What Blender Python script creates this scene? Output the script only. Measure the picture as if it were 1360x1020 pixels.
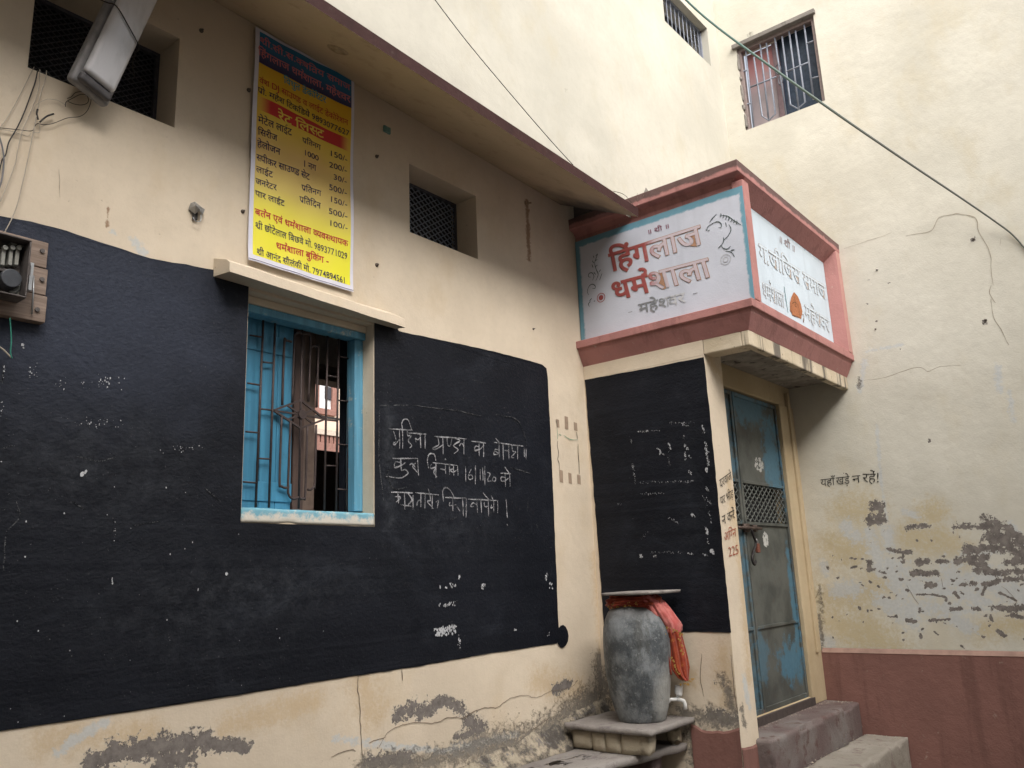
import bpy, bmesh, math, random
import numpy as np
from mathutils import Vector, Matrix, noise
from mathutils.geometry import tessellate_polygon
random.seed(7)
R = math.radians
sc = bpy.context.scene
for o in list(bpy.data.objects):
    bpy.data.objects.remove(o)

# ------------------------------------------------------------------ camera
# world frame: X runs along the long wall, Y into it, Z up; the eye is the origin, the street 1.5 m below
CAMR = np.array([[0.63263771, -0.7734083, -0.04011393],
                 [0.15241821, 0.17512534, -0.97267662],
                 [0.75930114, 0.60923782, 0.2286724]])
FPX = 1101.0
cam = bpy.data.objects.new('camera', bpy.data.cameras.new('camera'))
sc.collection.objects.link(cam)
m = Matrix(((CAMR[0][0], -CAMR[1][0], -CAMR[2][0], 0), (CAMR[0][1], -CAMR[1][1], -CAMR[2][1], 0),
            (CAMR[0][2], -CAMR[1][2], -CAMR[2][2], 0), (0, 0, 0, 1)))
cam.matrix_world = m
cam.data.sensor_width = 36
cam.data.lens = 36 * FPX / 1360
cam.data.clip_start = 0.02
cam.data.clip_end = 500
sc.camera = cam

# ------------------------------------------------------------------ light
SUN_EL, SUN_AZ = 42, 240      # azimuth of the sun measured in the XY plane, degrees
w = bpy.data.worlds.new("World"); sc.world = w; w.use_nodes = True
nt = w.node_tree; nt.nodes.clear()
sky = nt.nodes.new('ShaderNodeTexSky'); sky.sky_type = 'NISHITA'; sky.sun_disc = False
sky.sun_elevation = R(SUN_EL); sky.sun_rotation = R(90 - SUN_AZ)
sky.air_density = 1.0; sky.dust_density = 6.0; sky.ozone_density = 1.0
hs = nt.nodes.new('ShaderNodeHueSaturation'); hs.inputs['Saturation'].default_value = 0.36
bg = nt.nodes.new('ShaderNodeBackground'); bg.inputs['Strength'].default_value = 0.15
ow = nt.nodes.new('ShaderNodeOutputWorld')
nt.links.new(sky.outputs[0], hs.inputs['Color']); nt.links.new(hs.outputs[0], bg.inputs[0]); nt.links.new(bg.outputs[0], ow.inputs[0])
sd = bpy.data.lights.new('sun', 'SUN'); sd.energy = 1.2; sd.angle = R(85); sd.color = (1, .955, .88)
so = bpy.data.objects.new('sun', sd); sc.collection.objects.link(so)
sdir = Vector((math.cos(R(SUN_EL)) * math.cos(R(SUN_AZ)), math.cos(R(SUN_EL)) * math.sin(R(SUN_AZ)), math.sin(R(SUN_EL))))
so.rotation_euler = sdir.to_track_quat('Z', 'Y').to_euler()
so.location = (-3, -6, 9)
vs = sc.view_settings
vs.view_transform = 'Standard'; vs.look = 'None'; vs.gamma = 1; vs.use_curve_mapping = False
vs.exposure = 1.22

# ------------------------------------------------------------------ measuring helpers
def ray(px, py):
    return CAMR.T @ np.array([(px - 680) / FPX, (py - 510) / FPX, 1.0])
def onY(px, py, Y=3.0):            # point of the plane y=Y seen at a place in the photograph
    r = ray(px, py); return Vector(r * (Y / r[1]))
def onX(px, py, X):
    r = ray(px, py); return Vector(r * (X / r[0]))
def onZ(px, py, Z):
    r = ray(px, py); return Vector(r * (Z / r[2]))

WA, XB, XD, YE, YP, YDR, GZ = 3.0, 4.51, 6.28, 2.545, 2.125, 2.275, -1.5

# ------------------------------------------------------------------ object helpers
def link(name, mesh, mat=None, parent=None, smooth=False, **props):
    o = bpy.data.objects.new(name, mesh); sc.collection.objects.link(o)
    if mat is not None and not mesh.materials:
        mesh.materials.append(mat)
    if smooth:
        for p in mesh.polygons: p.use_smooth = True
    if parent is not None:
        o.parent = parent
        o.matrix_parent_inverse = pinv(parent)
    for k, v in props.items(): o[k] = v
    return o
def wloc(o):
    M = o.matrix_basis.copy()
    if o.parent: M = wloc(o.parent) @ o.matrix_parent_inverse @ M
    return M
def pinv(p): return wloc(p).inverted()
def thing(name, label, cat, loc, group=None):
    o = bpy.data.objects.new(name, None); sc.collection.objects.link(o)
    o.location = loc; o.empty_display_size = .1
    o['label'] = label; o['category'] = cat
    if group: o['group'] = group
    return o
def mesh_of(verts, faces, name='mesh'):
    me = bpy.data.meshes.new(name); me.from_pydata([tuple(v) for v in verts], [], faces); me.update(); return me
class MB:
    def __init__(s): s.v = []; s.f = []
    def quad(s, a, b, c, d):
        n = len(s.v); s.v += [Vector(a), Vector(b), Vector(c), Vector(d)]; s.f.append((n, n+1, n+2, n+3)); return s
    def poly(s, pts):
        n = len(s.v); s.v += [Vector(p) for p in pts]; s.f.append(tuple(range(n, n+len(pts)))); return s
    def box(s, a, b):
        x0, y0, z0 = a; x1, y1, z1 = b; n = len(s.v)
        s.v += [Vector(p) for p in ((x0,y0,z0),(x1,y0,z0),(x1,y1,z0),(x0,y1,z0),(x0,y0,z1),(x1,y0,z1),(x1,y1,z1),(x0,y1,z1))]
        s.f += [tuple(n+i for i in q) for q in ((0,3,2,1),(4,5,6,7),(0,1,5,4),(1,2,6,5),(2,3,7,6),(3,0,4,7))]; return s
    def prism(s, a, b, hw, up=(0, 0, 1)):     # square bar from a to b
        a = Vector(a); b = Vector(b); d = (b-a).normalized(); u = Vector(up)
        if abs(d.dot(u)) > .95: u = Vector((0, 1, 0))
        p = d.cross(u).normalized(); q = p.cross(d); n = len(s.v)
        for c in (a, b):
            for i, j in ((-1,-1),(1,-1),(1,1),(-1,1)): s.v.append(c + p*hw*i + q*hw*j)
        s.f += [tuple(n+i for i in q_) for q_ in ((0,3,2,1),(4,5,6,7),(0,1,5,4),(1,2,6,5),(2,3,7,6),(3,0,4,7))]; return s
    def tube(s, pts, r, n=7, taper=None):
        pts = [Vector(p) for p in pts]; base = len(s.v); prev = None
        for i, p in enumerate(pts):
            t = (pts[min(i+1, len(pts)-1)] - pts[max(i-1, 0)]).normalized()
            if prev is None:
                prev = t.cross(Vector((0, 0, 1)) if abs(t.z) < .9 else Vector((0, 1, 0))).normalized()
            prev = (prev - t*prev.dot(t)).normalized(); q = t.cross(prev)
            rr = r if taper is None else r*taper[i]
            for k in range(n):
                a = 2*math.pi*k/n; s.v.append(p + prev*math.cos(a)*rr + q*math.sin(a)*rr)
        for i in range(len(pts)-1):
            for k in range(n):
                k2 = (k+1) % n; s.f.append((base+i*n+k, base+i*n+k2, base+(i+1)*n+k2, base+(i+1)*n+k))
        s.f.append(tuple(base+k for k in range(n))[::-1]); s.f.append(tuple(base+(len(pts)-1)*n+k for k in range(n)))
        return s
    def build(s, name, mat, parent=None, bevel=0, smooth=False, seg=2, **props):
        o = link(name, mesh_of(s.v, s.f, name), mat, parent, smooth, **props)
        if bevel:
            b = o.modifiers.new('bevel', 'BEVEL'); b.width = bevel; b.segments = seg; b.limit_method = 'ANGLE'; b.harden_normals = False
        return o
def smooth_path(pts, n=6):
    pts = [Vector(p) for p in pts]; out = []
    for i in range(len(pts)-1):
        p0 = pts[max(i-1, 0)]; p1 = pts[i]; p2 = pts[i+1]; p3 = pts[min(i+2, len(pts)-1)]
        for k in range(n):
            t = k/n
            out.append(.5*((2*p1)+(p2-p0)*t+(2*p0-5*p1+4*p2-p3)*t*t+(3*p1-p0-3*p2+p3)*t*t*t))
    out.append(pts[-1]); return out
def rough_box(name, a, b, mat, parent=None, step=.03, amp=.006, round_=.012, seed=0, xform=None, **props):
    """a cast or hewn slab: box subdivided, corners worn, surface uneven"""
    a = Vector(a); b = Vector(b); d = b-a
    n = [max(2, min(70, int(round(d[i]/step)))) for i in range(3)]
    bm = bmesh.new(); vid = {}
    def V(i, j, k):
        key = (i, j, k)
        if key not in vid:
            p = Vector((a.x+d.x*i/n[0], a.y+d.y*j/n[1], a.z+d.z*k/n[2]))
            vid[key] = bm.verts.new(p)
        return vid[key]
    for i in range(n[0]):
        for j in range(n[1]):
            bm.faces.new((V(i,j,0), V(i,j+1,0), V(i+1,j+1,0), V(i+1,j,0))); bm.faces.new((V(i,j,n[2]), V(i+1,j,n[2]), V(i+1,j+1,n[2]), V(i,j+1,n[2])))
    for i in range(n[0]):
        for k in range(n[2]):
            bm.faces.new((V(i,0,k), V(i+1,0,k), V(i+1,0,k+1), V(i,0,k+1))); bm.faces.new((V(i,n[1],k), V(i,n[1],k+1), V(i+1,n[1],k+1), V(i+1,n[1],k)))
    for j in range(n[1]):
        for k in range(n[2]):
            bm.faces.new((V(0,j,k), V(0,j,k+1), V(0,j+1,k+1), V(0,j+1,k))); bm.faces.new((V(n[0],j,k), V(n[0],j+1,k), V(n[0],j+1,k+1), V(n[0],j,k+1)))
    c = (a+b)/2
    for (i, j, k), v in vid.items():
        ext = (i in (0, n[0])) + (j in (0, n[1])) + (k in (0, n[2]))
        p = v.co.copy(); s = Vector((seed*3.1, seed*1.7, seed))
        chip = max(0, noise.noise(p*7+s))
        if ext >= 2:
            q = (c-p)
            for ax, (ii, nn) in enumerate(((i, n[0]), (j, n[1]), (k, n[2]))):
                if ii in (0, nn): v.co[ax] += math.copysign(min(round_*(.4+5*chip**1.4), d[ax]*.3), q[ax])
        nv = noise.noise_vector(p*9+s)*amp + noise.noise_vector(p*32+s)*amp*.4
        v.co += nv
        if xform: v.co = xform(v.co)
    me = bpy.data.meshes.new(name); bm.to_mesh(me); bm.free()
    return link(name, me, mat, parent, True, **props)

# ------------------------------------------------------------------ material helpers
class NT:
    def __init__(s, name, rough=.85, spec=.3):
        s.m = bpy.data.materials.new(name); s.m.use_nodes = True; s.t = s.m.node_tree
        s.b = s.t.nodes['Principled BSDF']; s.b.inputs['Roughness'].default_value = rough
        s.b.inputs['Specular IOR Level'].default_value = spec
        s.geo = s.t.nodes.new('ShaderNodeNewGeometry'); s.pos = s.geo.outputs['Position']
    def n(s, typ, **kw):
        x = s.t.nodes.new(typ)
        for k, v in kw.items(): setattr(x, k, v)
        return x
    def put(s, sock, val):
        if hasattr(val, 'is_linked') or hasattr(val, 'links'): s.t.links.new(val, sock)
        else: sock.default_value = (*val, 1) if isinstance(val, tuple) and len(val) == 3 and sock.type == 'RGBA' else val
    def math(s, op, a, b=0.0, c=None, clamp=False):
        x = s.n('ShaderNodeMath', operation=op, use_clamp=clamp); s.put(x.inputs[0], a); s.put(x.inputs[1], b)
        if c is not None: s.put(x.inputs[2], c)
        return x.outputs[0]
    def mapv(s, scale=(1, 1, 1), loc=(0, 0, 0), vec=None):
        x = s.n('ShaderNodeMapping'); s.put(x.inputs[0], vec or s.pos); x.inputs['Scale'].default_value = scale; x.inputs['Location'].default_value = loc
        return x.outputs[0]
    def noise(s, scale, detail=4, rough=.55, vec=None, dist=0, loc=(0, 0, 0), stretch=None):
        x = s.n('ShaderNodeTexNoise'); v = vec or s.pos
        if stretch or loc != (0, 0, 0): v = s.mapv(stretch or (1, 1, 1), loc, v)
        s.put(x.inputs['Vector'], v); x.inputs['Scale'].default_value = scale; x.inputs['Detail'].default_value = detail
        x.inputs['Roughness'].default_value = rough; x.inputs['Distortion'].default_value = dist
        return x.outputs['Fac']
    def vor(s, scale, vec=None, feature='F1', out='Distance'):
        x = s.n('ShaderNodeTexVoronoi', feature=feature); s.put(x.inputs['Vector'], vec or s.pos); x.inputs['Scale'].default_value = scale
        return x.outputs[out]
    def ramp(s, fac, lo, hi):
        x = s.n('ShaderNodeMapRange', interpolation_type='SMOOTHSTEP'); s.put(x.inputs[0], fac); x.inputs[1].default_value = lo; x.inputs[2].default_value = hi
        return x.outputs[0]
    def mix(s, fac, a, b, mode='MIX'):
        x = s.n('ShaderNodeMix', data_type='RGBA', blend_type=mode); s.put(x.inputs[0], fac); s.put(x.inputs[6], a); s.put(x.inputs[7], b)
        return x.outputs[2]
    def attr(s, name):
        x = s.n('ShaderNodeAttribute', attribute_name=name); return x.outputs['Fac']
    def sep(s):
        x = s.n('ShaderNodeSeparateXYZ'); s.put(x.inputs[0], s.pos); return x.outputs
    def blob(s, centre, rad):           # soft ellipsoid mask round a point, 1 inside to 0 outside
        x = s.mapv(tuple(1/r for r in rad), tuple(-c/r for c, r in zip(centre, rad)))
        v = s.n('ShaderNodeVectorMath', operation='LENGTH'); s.put(v.inputs[0], x)
        return s.math('SUBTRACT', 1.5, v.outputs['Value'])
    def bump(s, *hs):
        prev = None
        for h, strength, dist in hs:
            x = s.n('ShaderNodeBump'); s.put(x.inputs['Height'], h); x.inputs['Strength'].default_value = strength; x.inputs['Distance'].default_value = dist
            if prev: s.t.links.new(prev, x.inputs['Normal'])
            prev = x.outputs[0]
        s.t.links.new(prev, s.b.inputs['Normal'])
    def color(s, c): s.put(s.b.inputs['Base Color'], c); return s.m
    def rough(s, c): s.put(s.b.inputs['Roughness'], c)

def plaster(name, base, alt, dirt=(.22, .17, .12), dirt_amt=.35, masks=True, grain=1.0, rough=.9, yellow=None):
    """limewashed plaster, with peeled spots and whitewash where the mesh carries those attributes"""
    t = NT(name, rough, .2)
    c = t.mix(t.ramp(t.noise(1.1, 6, .62), .35, .66), tuple(x*.93 for x in base), alt)
    c = t.mix(t.math('MULTIPLY', t.ramp(t.noise(2.7, 7, .68, loc=(11, 3, 5), stretch=(1, 1, .6)), .5, .72), .5), c, tuple(x*k for x, k in zip(base, (.90, .84, .72))))
    c = t.mix(t.math('MULTIPLY', t.ramp(t.noise(30, 6, .7, loc=(1, 8, 2)), .45, .75), .16), c, tuple(x*.7 for x in base))
    c = t.mix(t.math('MULTIPLY', t.ramp(t.noise(5.5, 6, .6, loc=(3, 1, 7)), .48, .72), .3), c, tuple(x*.82 for x in alt))
    streak = t.ramp(t.noise(3.2, 5, .6, stretch=(1, 1, .12)), .52, .75)
    c = t.mix(t.math('MULTIPLY', streak, dirt_amt*.5), c, tuple(x*.72 for x in base))
    spots = t.ramp(t.noise(42, 3, .5, loc=(9, 2, 1)), .71, .77)
    c = t.mix(t.math('MULTIPLY', spots, dirt_amt), c, dirt)
    edge_noise = t.math('ADD', t.math('MULTIPLY', t.math('SUBTRACT', t.noise(13, 8, .78), .5), 2.6), t.math('MULTIPLY', t.math('SUBTRACT', t.noise(70, 4, .6), .5), 1.0))
    soft_noise = t.math('ADD', edge_noise, t.math('MULTIPLY', t.math('SUBTRACT', t.noise(32, 6, .75, loc=(7, 7, 7)), .5), 2.6))
    pit_noise = t.math('ADD', t.math('MULTIPLY', t.math('SUBTRACT', t.noise(22, 8, .74), .5), 3.2), t.math('MULTIPLY', t.math('SUBTRACT', t.noise(85, 4, .6), .5), 1.1))
    fine = t.noise(60, 5, .6)
    h_extra = None
    if masks:
        if yellow: c = t.mix(t.math('MULTIPLY', t.ramp(t.math('ADD', t.attr('stain'), t.math('MULTIPLY', soft_noise, .8)), .0, 1.1), .62), c, yellow)
        wm = t.ramp(t.math('ADD', t.attr('white'), soft_noise), .3, .8)
        c = t.mix(t.math('MULTIPLY', wm, .85), c, t.mix(fine, (.40, .42, .42), (.60, .61, .60)))
        pm = t.ramp(t.math('ADD', t.attr('peel'), pit_noise), .46, .53)
        c = t.mix(pm, c, t.mix(t.ramp(t.noise(24, 6, .7), .3, .7), (.125, .11, .102), (.235, .21, .19)))
        rim = t.math('SUBTRACT', t.ramp(t.math('ADD', t.attr('peel'), pit_noise), .34, .45), pm)
        c = t.mix(t.math('MULTIPLY', rim, .45), c, (.70, .66, .58))
        dm = t.ramp(t.math('ADD', t.attr('damp'), soft_noise), .2, 1.0)
        c = t.mix(t.math('MULTIPLY', dm, .9), c, t.mix(fine, (.07, .062, .055), (.30, .27, .23)))
        rm = t.ramp(t.math('ADD', t.attr('rust'), edge_noise), .3, .8)
        c = t.mix(t.math('MULTIPLY', rm, .75), c, (.20, .10, .045))
        h_extra = t.math('SUBTRACT', 1.0, t.math('MAXIMUM', pm, dm))
    hb = [(t.noise(2.3, 3), .3, .04), (t.noise(17, 5, .6), .25*grain, .008), (t.noise(95, 4, .6), .35*grain, .003)]
    if h_extra: hb.append((h_extra, .8, .006))
    t.bump(*hb)
    return t.color(c)

CREAM_A = plaster('limewash buff', (.61, .52, .405), (.65, .56, .44), yellow=(.50, .37, .22))
CREAM_L = plaster('limewash buff plain', (.61, .52, .405), (.65, .56, .44), masks=False)
CREAM_E = plaster('limewash pale cream', (.475, .457, .395), (.51, .49, .425), dirt_amt=.15)
CREAM_D = plaster('limewash cream worn', (.575, .55, .47), (.615, .59, .51), dirt_amt=.25, yellow=(.47, .37, .19))
JAMB = plaster('limewash ochre', (.42, .33, .205), (.49, .395, .26), masks=False, dirt_amt=.6)
def concrete(name, c1, c2, c3, sc_=1, rough=.9, bumpk=1):
    t = NT(name, rough, .2)
    c = t.mix(t.ramp(t.noise(3*sc_, 5), .35, .7), c1, c2)
    c = t.mix(t.ramp(t.noise(11*sc_, 7, .7, loc=(4, 4, 1)), .52, .68), c, c3)
    c = t.mix(t.math('MULTIPLY', t.ramp(t.noise(90, 3), .6, .75), .5), c, tuple(x*.45 for x in c1))
    t.bump((t.noise(14, 6, .65), .6*bumpk, .015), (t.noise(80, 5, .7), .6*bumpk, .005))
    return t.color(c)
GREY = concrete('weathered cement', (.17, .155, .14), (.24, .22, .20), (.10, .09, .082))
SLAB = concrete('grey flagstone', (.22, .20, .185), (.28, .26, .24), (.16, .14, .135))
CLAY = concrete('cement step worn', (.25, .225, .19), (.31, .285, .245), (.19, .15, .13))
REDSTEP = concrete('red oxide step worn', (.13, .095, .09), (.185, .165, .155), (.11, .065, .058))
BLOCK = concrete('hewn buff stone', (.36, .31, .235), (.42, .37, .28), (.24, .20, .15))
STREET = concrete('street paving dust', (.12, .105, .09), (.15, .13, .11), (.09, .08, .07))
def redpaint(name, base, worn, streaks=.6, dark=None):
    t = NT(name, .75, .25)
    c = t.mix(t.ramp(t.noise(4, 5), .3, .7), base, tuple(x*.86 for x in base))
    c = t.mix(t.ramp(t.noise(16, 7, .7), .62, .72), c, worn)
    st = t.ramp(t.noise(9, 6, .7, stretch=(1, 1, .1)), .5, .66)
    c = t.mix(t.math('MULTIPLY', st, streaks), c, tuple(x*.6 for x in base))
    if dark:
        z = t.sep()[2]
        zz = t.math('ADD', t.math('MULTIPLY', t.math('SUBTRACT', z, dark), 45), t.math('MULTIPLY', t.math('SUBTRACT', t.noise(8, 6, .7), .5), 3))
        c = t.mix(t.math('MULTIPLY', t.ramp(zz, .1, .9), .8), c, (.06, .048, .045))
    t.bump((t.noise(20, 5), .4, .01), (t.noise(90, 4), .5, .003))
    return t.color(c)
RED = redpaint('red oxide band', (.23, .115, .095), (.31, .22, .185))
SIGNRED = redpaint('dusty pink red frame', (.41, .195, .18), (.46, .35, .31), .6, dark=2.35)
LEDGERED = redpaint('maroon ledge edge', (.05, .020, .018), (.085, .06, .052))

def blackboard(name, blobs, up=False):
    t = NT(name, .55, .22)
    c = t.mix(t.ramp(t.noise(2.2, 5), .35, .7), (.003, .0042, .008), (.006, .0075, .0125))
    c = t.mix(t.math('MULTIPLY', t.ramp(t.noise(6, 8, .75, dist=.6), .52, .8), .6), c, (.022, .025, .032))
    c = t.mix(t.math('MULTIPLY', t.ramp(t.noise(1.7, 8, .7, dist=1.2, loc=(4, 4, 4), stretch=(1, 1, 1.6)), .5, .8), .7), c, (.020, .024, .033))
    c = t.mix(t.math('MULTIPLY', t.ramp(t.noise(24, 7, .8, stretch=(.35, .35, 1)), .62, .8), .5), c, (.035, .037, .043))
    c = t.mix(t.math('MULTIPLY', t.ramp(t.noise(55, 3, .6), .70, .78), .35), c, (.15, .15, .16))
    c = t.mix(t.math('MULTIPLY', t.ramp(t.noise(150, 2, .5), .74, .80), .5), c, (.32, .32, .33))
    if up: c = t.mix(t.math('MULTIPLY', t.ramp(t.math('ADD', t.blob((1.2, 3, 1.05), (.75, .3, .42)), t.math('SUBTRACT', t.noise(5, 6), .5)), 0.0, 1.3), .9), c, t.mix(t.noise(60, 4), (.018, .023, .038), (.045, .053, .078)))  # bluish sky sheen painted into the upper left of the board
    for ce, ra, st in blobs:
        st = st*.6; b = t.math('MULTIPLY', t.ramp(t.blob(ce, ra), 0.05, 1.4), t.ramp(t.noise(14, 8, .75), .38, .72))
        c = t.mix(t.math('MULTIPLY', b, st*1.1), c, (.10, .11, .125))
    t.rough(t.math('ADD', .5, t.math('MULTIPLY', t.noise(8, 4), .25)))
    t.bump((t.noise(44, 5, .6, stretch=(1, 1, 1.4)), .42, .009), (t.noise(120, 4, .6), .5, .003))
    return t.color(c)
def simple(name, col, rough=.6, metal=0, var=.25, bump=.3, scale=30, spec=.3):
    t = NT(name, rough, spec); t.b.inputs['Metallic'].default_value = metal
    c = t.mix(t.ramp(t.noise(scale, 5), .3, .75), col, tuple(x*(1-var) for x in col))
    if bump: t.bump((t.noise(scale*3, 4), bump, .003))
    return t.color(c)
def chalk(name, col, under, lo=.42, hi=.58, scale=240):
    t = NT(name, .95, .1); f = t.math('ADD', t.noise(scale, 3, .6), t.math('MULTIPLY', t.math('SUBTRACT', t.noise(22, 4, .6), .5), .5))
    return t.color(t.mix(t.ramp(f, lo, hi), under, col))
CHALK = chalk('chalk', (.40, .40, .42), (.03, .032, .036), .40, .62, 330)
CHALKFAINT = chalk('faint chalk', (.12, .125, .13), (.008, .009, .012), .45, .66, 260)
FLAKE = chalk('bare white flake', (.45, .46, .48), (.10, .105, .11), .3, .5, 120)
INK = simple('black sign paint', (.035, .033, .03), .7)
INKRED = simple('red sign paint', (.36, .10, .06), .7)
CRACK = simple('crack shadow', (.20, .155, .115), .95)  # brown of the drawn crack lines
CRACKD = simple('crack in cream', (.36, .315, .25), .95)
IRON = simple('brown iron bar', (.075, .055, .052), .55, .3, .3, .3, 40)
IRONB = simple('dull blue grey iron bar', (.22, .24, .29), .6, .1)
BLACKIRON = simple('black iron mesh', (.085, .085, .10), .55, .2)
DARK = simple('dark interior wall', (.11, .085, .07), .9)
def bluewood(name, base, worn, k=.6):
    t = NT(name, .55, .35)
    g = t.noise(9, 6, .6, stretch=(5, 5, .35))
    c = t.mix(t.ramp(g, .3, .7), base, tuple(x*.72 for x in base))
    c = t.mix(t.math('MULTIPLY', t.ramp(t.noise(13, 7, .72, loc=(2, 5, 8)), .56, .68), k), c, worn)
    t.bump((g, .3, .005), (t.noise(70, 4), .3, .002))
    return t.color(c)
BLUE = bluewood('sky blue window paint', (.12, .34, .49), (.50, .48, .40), .75)
BLUEDK = bluewood('blue shutter paint', (.06, .25, .40), (.045, .14, .20), .6)
BROWNW = bluewood('brown shutter wood', (.11, .07, .058), (.06, .04, .035), .5)
WHITE = simple('white plastic', (.75, .75, .74), .35, 0, .06, .05)
GALV = simple('galvanised tin', (.42, .43, .44), .4, .7, .3)
GOLD = simple('gold trim', (.65, .42, .13), .35, .6, .3)
COPPER = simple('dark twisted wire', (.03, .027, .025), .5)
WIREW = simple('yellowed white wire', (.45, .40, .33), .5, 0, .2)
GREENW = simple('green wire', (.03, .20, .15), .5)

# ------------------------------------------------------------------ setting
def sheet(name, pts, mat, **pr): return MB().quad(*pts).build(name, mat, **pr)
sheet('ground', [(-150, -150, GZ-.012), (150, -150, GZ-.012), (150, 150, GZ-.012), (-150, 150, GZ-.012)], STREET, kind='structure')

# unseen house added behind the viewer to block sky from the lower walls
OH = thing('shading_house', 'plain pale house added unseen behind the viewer to dim the lower walls', 'building', (1.0, -5.0, GZ))
def shading_house():
    o = MB().box((-11, -9, GZ), (6.0, LANE_Y, LANE_H)).box((-11, LANE_Y, GZ), (LANE_X, 3.0, LANE_H)).build('wall', simple('pale shading house wall', (.62, .59, .55), .9, 0, .2, .4, 3), OH)  # front block and left wing, both unseen, pale to bounce light
    for k in range(4):
        x = -5.5+k*3; w_ = MB().box((x, LANE_Y-.02, .0), (x+.9, LANE_Y+.03, 1.2)).build('window', simple('brown lane window', (.12, .07, .05), .6), OH, .01)
        MB().box((x+.06, LANE_Y+.031, .06), (x+.84, LANE_Y+.04, 1.14)).build('pane', simple('shading house pane', (.05, .06, .07), .2), w_)
    MB().box((-1.0, LANE_Y-.02, GZ), (.1, LANE_Y+.04, .6)).build('door', simple('shading house door', (.10, .16, .12), .6), OH, .01)
LANE_Y, LANE_H, LANE_X = -4.5, 6.5, -2.6  # height and distances set by how much sky they block

BLD = thing('lodge_building', 'cream plastered guest house with blackboard painted walls, maroon ledge and blue barred window', 'building', (4.0, 3.0, GZ))
# masks: strokes (points in the photograph, radius in its pixels) laid on a wall as soft fields
def fields(P, to_wall, axes, layers):
    out = {}
    for nm in ('peel', 'white', 'damp', 'stain', 'rust'):
        f = np.full(len(P), -1.0)
        for pts, r in layers.get(nm, []):
            W = [to_wall(*p) for p in pts]
            c = pts[len(pts)//2]; q0 = to_wall(*c); q1 = to_wall(c[0]+1, c[1]); q2 = to_wall(c[0], c[1]+1)
            J = abs((q1[axes[0]]-q0[axes[0]])*(q2[axes[1]]-q0[axes[1]])-(q1[axes[1]]-q0[axes[1]])*(q2[axes[0]]-q0[axes[0]]))**.5
            rr = r*J*1.15
            if len(W) == 1: W = W*2
            d = np.full(len(P), 1e9)
            for a, b in zip(W[:-1], W[1:]):
                a = np.array([a[axes[0]], a[axes[1]]]); b = np.array([b[axes[0]], b[axes[1]]]); ab = b-a; L = max(ab@ab, 1e-12)
                t = np.clip(((P-a)@ab)/L, 0, 1); d = np.minimum(d, np.linalg.norm(P-a-t[:, None]*ab, axis=1))
            f = np.maximum(f, np.clip(1.02-.5*d/rr, -1, 1))
        out[nm] = f
    return out
def grid_wall(name, fixed, val, u, v, holes, depth, mat, parent, layers, to_wall, step=.02, label=None, inward=1, zfix=None, fine=None):
    """wall in plane x=val or y=val with rectangular holes (u0,u1,v0,v1) and reveals going inward by depth"""
    us = set(np.round(np.arange(u[0], u[1]+1e-6, step), 4)) | {u[0], u[1]}; vs_ = set(np.round(np.arange(v[0], v[1]+1e-6, step), 4)) | {v[0], v[1]}
    if fine:
        us |= set(np.round(np.arange(fine[0], fine[1], fine[4]), 4)); vs_ |= set(np.round(np.arange(fine[2], fine[3], fine[4]), 4))
    def cleanup(S, keep):
        S = sorted(S); return sorted([s for s in S if all(abs(s-k) > (fine[4] if fine else step)*.45 or s == k for k in keep)] + [k for k in keep if k not in S])
    us = cleanup(us, [h[0] for h in holes]+[h[1] for h in holes]+list(u)); vs_ = cleanup(vs_, [h[2] for h in holes]+[h[3] for h in holes]+list(v))
    us = sorted(set(us)); vs_ = sorted(set(vs_))
    def p3(a, b, off=0.0): return (a, val+off, b) if fixed == 'y' else (val+off, a, b)
    V = [p3(a, b) for b in vs_ for a in us]; F = []; nu = len(us)
    for j in range(len(vs_)-1):
        for i in range(nu-1):
            cu = (us[i]+us[i+1])/2; cv = (vs_[j]+vs_[j+1])/2
            if any(h[0] < cu < h[1] and h[2] < cv < h[3] for h in holes): continue
            q = (j*nu+i, j*nu+i+1, (j+1)*nu+i+1, (j+1)*nu+i)
            F.append(q if fixed == 'y' else q[::-1])
    for h in holes:
        d = depth*inward; n = len(V); c = [(h[0], h[2]), (h[1], h[2]), (h[1], h[3]), (h[0], h[3])]
        V += [p3(*q) for q in c] + [p3(*q, d) for q in c]
        for k in range(4): F.append((n+k, n+(k+1) % 4, n+4+(k+1) % 4, n+4+k))
    if zfix: V = [(p[0], p[1], max(p[2], zfix(p[0]))) for p in V]
    me = mesh_of(V, F, name)
    P = np.array([(p[0], p[2]) if fixed == 'y' else (p[1], p[2]) for p in V])
    fl = fields(P, to_wall, (0, 2) if fixed == 'y' else (1, 2), layers)
    for nm, arr in fl.items():
        a = me.attributes.new(nm, 'FLOAT', 'POINT'); a.data.foreach_set('value', np.ascontiguousarray(arr, dtype=np.float32))
    o = link(name, me, mat, parent)
    if label: o['label'] = label
    return o

def c3(x, y): return (x/2.72, y/2.72+760)            # coordinates read off enlarged views of the photograph
def c4(x, y): return (x/3.642+440, y/3.642+740)
def cw(x, y): return (x/4.636+1080, y/4.636+660)
def c5(x, y): return (x/4.637+490, y/4.637+500)
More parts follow.
